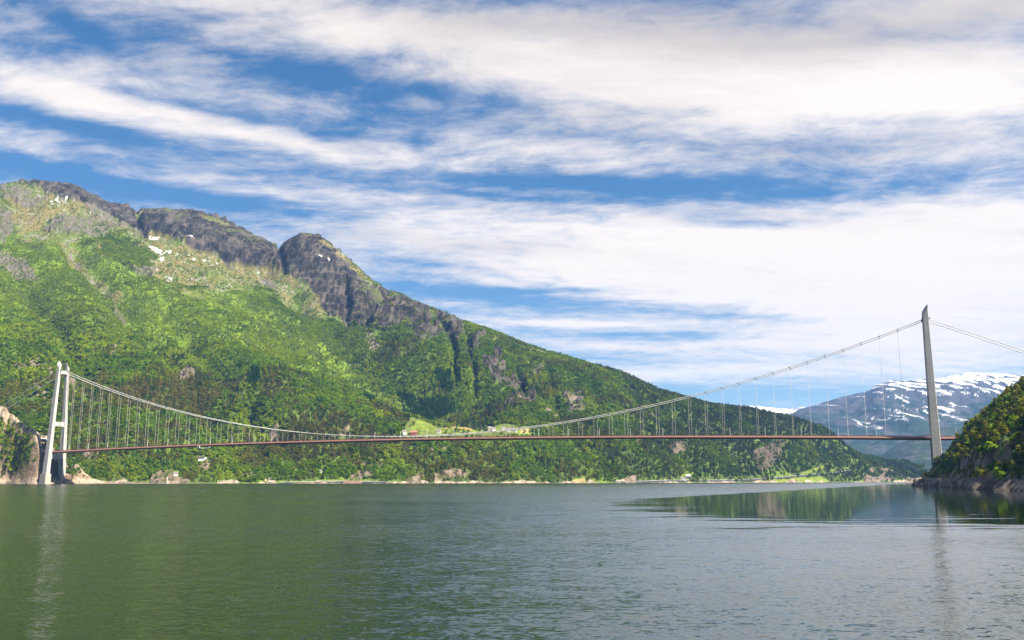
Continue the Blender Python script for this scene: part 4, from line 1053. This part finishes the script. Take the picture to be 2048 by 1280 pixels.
clump = 1 + .34 * np.clip(fbm(tx / 34, ty / 34, 3, 641) + .8 * fbm(tx / 260, ty / 260, 3, 645), -1.2, 1.2)[:, None]
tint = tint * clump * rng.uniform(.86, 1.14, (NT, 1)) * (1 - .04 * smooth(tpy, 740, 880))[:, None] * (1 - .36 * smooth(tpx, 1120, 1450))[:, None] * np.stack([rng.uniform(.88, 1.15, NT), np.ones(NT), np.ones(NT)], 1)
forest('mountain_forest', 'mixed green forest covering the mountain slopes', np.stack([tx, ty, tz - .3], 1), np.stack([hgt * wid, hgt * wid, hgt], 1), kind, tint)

# ---- the trees of the headland, each a thing of its own
NH = 12000
hx_ = 255 + 645 * rng.uniform(size=NH) ** 1.5; hy_ = rng.uniform(330, 1180, NH)
z_, d_, cl_ = head_z(hx_, hy_)
e = 1.5
zx_, _, _ = head_z(hx_ + e, hy_, False); zx0, _, _ = head_z(hx_ - e, hy_, False); zy_, _, _ = head_z(hx_, hy_ + e, False); zy0, _, _ = head_z(hx_, hy_ - e, False)
slope_ = np.hypot(zx_ - zx0, zy_ - zy0) / (2 * e)
bxl = (hx_ - RT[0]) * DV[0] + (hy_ - RT[1]) * DV[1]; byl = (hx_ - RT[0]) * NV[0] + (hy_ - RT[1]) * NV[1]
ok = (d_ > 6 + rng.uniform(0, 5, NH)) & (slope_ < 2.1)
ok &= ~((np.abs(byl) < 11) & (bxl < 34)) & ~((np.abs(byl) < 24) & (np.abs(bxl) < 9))
hx_, hy_, z_, d_ = hx_[ok], hy_[ok], z_[ok], d_[ok]
hpx, hpy = project(hx_, hy_, z_)
# thin by minimum spacing
order = np.argsort(hy_); keep = []
cellsz = 3.4; occ = {}
for i in order:
    k = (int(hx_[i] // cellsz), int(hy_[i] // cellsz))
    if k in occ: continue
    occ[k] = 1; keep.append(i)
keep = np.array(keep)
hx_, hy_, z_, d_, hpx, hpy = (a_[keep] for a_ in (hx_, hy_, z_, d_, hpx, hpy))
rr_ = rng.uniform(size=len(hx_)); pz = fbm(hx_ / 35, hy_ / 35, 3, 701)
hk = np.where(rr_ + .5 * pz < .50, rng.integers(0, 3, len(hx_)), np.where(rr_ < .93, rng.integers(3, 5, len(hx_)), 5))
hh = np.where(hk == 5, rng.uniform(7.5, 11, len(hx_)), np.where(hk >= 3, rng.uniform(6.5, 10.5, len(hx_)), rng.uniform(5.5, 9.0, len(hx_)))) * np.where(d_ < 16, .7, 1)
vis = (hpx < 2062) & (hpx > 1800)
# size in the picture, with those behind others left for the mass: keep the nearest along each bearing/height cell
size_px = hh / hy_ * FPX
cellkey = {}
for i in np.argsort(-size_px):
    if not vis[i]: continue
    k = (int(hpx[i] // 7), int(hpy[i] // 9))
    cellkey.setdefault(k, []).append(i)
first = [v_[0] for v_ in cellkey.values()]
first = sorted(first, key=lambda i: -size_px[i])[:300]
chosen = set(first)
NAMES = {'broad': ('broadleaf_tree', 'broadleaf tree'), 'pine': ('pine_tree', 'pine tree'), 'spruce': ('spruce_tree', 'spruce tree')}
HT = {'broad': [((.210, .295, .022), 'bright green'), ((.140, .220, .018), 'mid green'), ((.068, .125, .016), 'dark green')], 'pine': [((.175, .190, .026), 'olive'), ((.215, .215, .032), 'yellowish olive'), ((.105, .120, .026), 'dark olive')], 'spruce': [((.032, .058, .018), 'dark green')]}
labelled = {}
for i in first:
    kd = KINDS[hk[i]]; nm, cat = NAMES[kd]; col_, cw = HT[kd][rnd.randrange(len(HT[kd]))]
    t = empty(nm, (hx_[i], hy_[i], z_[i]), rnd.uniform(0, 6.28))
    s_ = hh[i]; w_ = s_ * (rnd.uniform(1.0, 1.35) if kd == 'broad' else rnd.uniform(.9, 1.15)); t.scale = (w_, w_, s_)
    mesh_obj('trunk', near_trunks[hk[i]], None, t)
    c = mesh_obj('crown', near_crowns[hk[i]], None, t)
    j = rnd.uniform(.8, 1.25); c.color = (col_[0] * j * rnd.uniform(.9, 1.15), col_[1] * j, col_[2] * j, 1)
    sz = 'tall ' if s_ > 9.2 else ('small ' if s_ < 6.2 else '')
    if d_[i] < 20: low = 'above the shore rocks'
    elif hpy[i] > 905: low = 'low on the slope'
    elif hpy[i] > 850: low = 'halfway up the slope'
    else: low = 'high on the slope'
    if hpx[i] < 1890: side_ = 'at the right tower'
    elif hpx[i] < 1945: side_ = 'under the right deck end'
    elif hpx[i] < 1995: side_ = 'right of the deck end'
    else: side_ = 'near the right picture edge'
    labelled.setdefault((sz + cw + ' ' + cat, low + ' ' + side_), []).append((hpx[i], t)); tag(t, None, cat.split()[0] + ' tree', 'trees on the right headland')
for (what, where), lst in labelled.items():
    lst.sort(key=lambda q_: q_[0])
    for k, (_, t) in enumerate(lst):
        pre = '' if len(lst) == 1 else ('leftmost ' if k == 0 else ('rightmost ' if k == len(lst) - 1 else ORD[k] + ' '))
        t['label'] = pre + what + ' ' + where
rest = np.array([i for i in range(len(hx_)) if i not in chosen])
tint = np.where((hk[rest] < 3)[:, None], GREENS[1], np.where((hk[rest] == 5)[:, None], GREENS[5], GREENS[4])) * rng.uniform(.7, 1.3, (len(rest), 1))
forest('headland_wood', 'wood on the far and upper side of the right headland', np.stack([hx_[rest], hy_[rest], z_[rest] - .3], 1), np.stack([hh[rest] * 1.1, hh[rest] * 1.1, hh[rest]], 1), hk[rest], tint)

# ================================================================== SMALL THINGS ON THE FAR SHORE
front_ok = np.zeros(PX1.shape, bool); front_ok[:-1, :-1] = facing > 0.02
FI = np.nonzero(front_ok.ravel())[0]; FPXv, FPYv = PX1.ravel()[FI], PY1.ravel()[FI]; FX, FY, FZ = XX.ravel()[FI], YY.ravel()[FI], ZN.ravel()[FI]


def pick(px, py):
    d = (FPXv - px) ** 2 + (FPYv - py) ** 2; c = np.nonzero(d < max(9.0, d.min() + 4))[0]
    i = c[np.argmin(FY[c])]; return FX[i], FY[i], FZ[i]


WALLC = {'w': (.50, .49, .46), 'r': (.20, .055, .045), 'b': (.30, .25, .20), 'd': (.25, .05, .04), 'v': (.62, .61, .58), 'k': (.07, .06, .06)}
ROOFC = {'w': (.16, .14, .13), 'r': (.30, .12, .08), 'b': (.20, .18, .17), 'd': (.10, .09, .09), 'v': (.03, .03, .035), 'k': (.55, .55, .56)}
M_wall = {k: plain('house_paint_' + k, c, .7, .05) for k, c in WALLC.items()}; M_roof = {k: plain('roof_tile_' + k, c, .8, .15, 2.0) for k, c in ROOFC.items()}
HLAB = ['white farmhouse at the left end of the farm fields above the deck', 'long red barn beside the leftmost white farmhouse', 'small white house below the bright green farm field', 'tiny white shed under dark trees at the right of the tan field', 'brown timber house left of the white farmhouses near the cable', 'white farmhouse right beside the brown timber house', 'white farmhouse in the middle of the hamlet behind the main cable',
        'small white house just below the middle farmhouse of the hamlet', 'dark red shed between the white houses at the right of the hamlet', 'rightmost white house of the hamlet above the deck', 'large white house with black roof among trees below the deck', 'small pale cabin above the light shore rocks near the left tower', 'small white cabin among trees above the shore road', 'white flat kiosk beside the shore road on the right', 'dark cabin with pale roof behind the white roadside kiosk']


def house(hx, hy, wpx_, col, label, idx):
    x, y, z = pick(hx, hy); w = wpx_ * y / FPX * 1.0; d = min(w * .75, 9.0); h = min(4.6, w * .5); rh = min(3.2, d * .42)
    az_ = math.atan2(x, y); t = empty('house' if col in 'wvb' and w > 7 else 'shed', (x, y, z - .4), -az_ + rnd.uniform(-.3, .3))
    tag(t, label, 'house' if col in 'wvb' and w > 7 else 'shed', 'buildings on the far shore')
    b = MB(); W, D = w / 2, d / 2
    b.add([(-W, -D, -2), (W, -D, -2), (W, D, -2), (-W, D, -2), (-W, -D, h), (W, -D, h), (W, D, h), (-W, D, h), (-W, 0, h + rh), (W, 0, h + rh)], [(0, 1, 5, 4), (1, 2, 6, 9, 5), (2, 3, 7, 6), (3, 0, 4, 8, 7), (4, 5, 9, 8), (6, 7, 8, 9), (3, 2, 1, 0)])
    b.build('wall', M_wall[col], t)
    r = MB(); o_ = .45
    for sd in (-1, 1):
        y0, z0, y1, z1 = sd * (D + o_), h - o_ * rh / D, 0, h + rh
        r.add([(-W - o_, y0, z0 + .08), (W + o_, y0, z0 + .08), (W + o_, y1, z1 + .08), (-W - o_, y1, z1 + .08), (-W - o_, y0, z0 + .3), (W + o_, y0, z0 + .3), (W + o_, y1, z1 + .3), (-W - o_, y1, z1 + .3)], [(0, 1, 2, 3), (4, 5, 6, 7), (0, 1, 5, 4), (1, 2, 6, 5), (2, 3, 7, 6), (3, 0, 4, 7)])
    rf = r.build('roof', M_roof[col], t)
    MB().box(-W * .3 - .4, -W * .3 + .4, -.4, .4, h + rh * .7, h + rh + 1.1).build('chimney', M_foot, rf)
    nw = max(1, int(w // 2.6)); hwm = None
    for k in range(nw):
        wx = -W + (k + .5) * w / nw
        if k == nw // 2 and nw > 1:
            MB().box(wx - .5, wx + .5, -D - .06, -D + .02, .2, 2.3).build('door', M_bark, t); continue
        win = MB().box(wx - .55, wx + .55, -D - .05, -D + .02, h * .38, h * .38 + 1.3).build('window', M_glass, t)
        MB().box(wx - .62, wx + .62, -D - .09, -D - .055, h * .38 - .12, h * .38 - .01).build('sill', M_white, win)
    if col == 'v':                                                     # gabled wing of the big house
        wg = MB(); wg.add([(W * .35, -D - 2.5, -2), (W, -D - 2.5, -2), (W, -D + .1, -2), (W * .35, -D + .1, -2), (W * .35, -D - 2.5, h), (W, -D - 2.5, h), (W, -D + .1, h), (W * .35, -D + .1, h), (W * .675, -D - 2.5, h + 2.4), (W * .675, -D + .1, h + 2.4)],
                          [(0, 1, 5, 8, 4), (1, 2, 6, 5), (2, 3, 7, 9, 6), (3, 0, 4, 7), (4, 8, 9, 7), (5, 6, 9, 8)]); wg.build('gable_wing', M_wall[col], t)


for (hh_, lb_) in zip(houses, HLAB): house(*hh_, lb_, 0)


def ribbon(name, pxs, width, mat, raise_=.5, lab=None):
    P_ = [pick(*p) for p in pxs]; P_ = np.array(P_); n_ = 60
    s_ = np.linspace(0, len(P_) - 1, n_); Q = np.stack([np.interp(s_, range(len(P_)), P_[:, k]) for k in range(3)], 1)
    for _ in range(6): Q[1:-1] = (Q[:-2] + Q[1:-1] * 2 + Q[2:]) / 4
    m_ = MB(); rl2 = MB()
    tg = np.gradient(Q[:, :2], axis=0); tg /= np.linalg.norm(tg, axis=1)[:, None]; nn_ = np.stack([tg[:, 1], -tg[:, 0]], 1)
    if nn_[:, 1].mean() > 0: nn_ = -nn_
    vs_ = []
    for i in range(n_):
        for kk, zz in ((-width / 2, raise_), (width / 2, raise_), (width / 2, raise_ - 4), (-width / 2, raise_ - 4)): vs_.append((Q[i, 0] + nn_[i, 0] * kk, Q[i, 1] + nn_[i, 1] * kk, Q[i, 2] + zz))
    m_.add(vs_, [(i * 4 + k, i * 4 + (k + 1) % 4, i * 4 + 4 + (k + 1) % 4, i * 4 + 4 + k) for i in range(n_ - 1) for k in range(4)])
    o = m_.build(name, mat); tag(o, lab, kind='structure')
    g_ = [(Q[i, 0] + nn_[i, 0] * (width / 2 - .2), Q[i, 1] + nn_[i, 1] * (width / 2 - .2), Q[i, 2] + raise_ + .65) for i in range(n_)]
    gr = MB().tube(g_, .2, 5)
    for i in range(0, n_, 1): gr.tube([(g_[i][0], g_[i][1], g_[i][2] - .9), g_[i]], .08, 4)
    o2 = gr.build('guard_rail', M_white); tag(o2, 'pale guard rail along the ' + lab, 'guard rail')


ribbon('road', road_px, 7.0, M_asph, .6, 'shore road running through the meadows on the right')
ribbon('road', shore_road_px, 6.5, M_asph, .6, 'shore road above the rocks below mid bridge')
# retaining wall of reddish stone under the shore road: coursed blocks
x, y, z = pick(706, 964.5); az_ = math.atan2(x, y)
rw = empty('retaining_wall', (x, y - 2.0, .2), -az_); tag(rw, 'reddish stone retaining wall at the waterline under the shore road', 'retaining wall')
M_rw = [plain('wall_stone_%d' % k, c, .9, .2, .8) for k, c in enumerate([(.34, .20, .14), (.40, .26, .19), (.28, .17, .13)])]
MB().box(-18, 18, -.3, 2.2, -1.0, 5.0).build('backing', M_foot, rw)
bms = [MB().add([(-1.38, -.32, .03), (1.38, -.32, .03), (1.38, .1, .03), (-1.38, .1, .03), (-1.3, -.4, 1.13), (1.3, -.4, 1.13), (1.38, .1, 1.17), (-1.38, .1, 1.17)], [(3, 2, 1, 0), (4, 5, 6, 7), (0, 1, 5, 4), (1, 2, 6, 5), (2, 3, 7, 6), (3, 0, 4, 7)]).mesh('stone', m_) for m_ in M_rw]
for r_ in range(5):
    for k in range(12):
        xo = -16.5 + k * 2.8 + (1.4 if r_ % 2 else 0)
        if xo > 17: continue
        s_ = mesh_obj('stone', bms[rnd.randrange(3)], None, rw, (xo, -.35 - rnd.uniform(0, .12), r_ * 1.2 - .9))
# white navigation mark on the shore near the left tower
x, y, z = pick(335, 966); mk = empty('shore_marker', (x, y, max(z, 0) - .3)); tag(mk, 'slim white marker post standing on the shore rocks', 'marker post')
MB().tube([(0, 0, 0), (0, 0, 10)], [.55, .4], 8).build('post', M_white, mk); MB().box(-.8, .8, -.8, .8, 10, 11.2).build('lantern', M_lamp, mk); MB().box(-1.2, 1.2, -1.2, 1.2, -.6, .5).build('base', M_foot, mk)

# ------------------------------------------------------------------ air
def haze_mat():
    m = new_mat('haze'); t = m.node_tree
    p = nd(t, 'ShaderNodeVolumePrincipled', {'Color': (.19, .45, 1.0, 1), 'Density': 3.3e-5, 'Anisotropy': .1})
    nd(t, 'ShaderNodeOutputMaterial', {'Volume': p.outputs[0]})
    return m


hz_o = MB().box(-17500, 17500, -17500, 17500, -80, 1320).build('haze', haze_mat()); tag(hz_o, 'pale blue haze in the air over the fjord', kind='stuff')
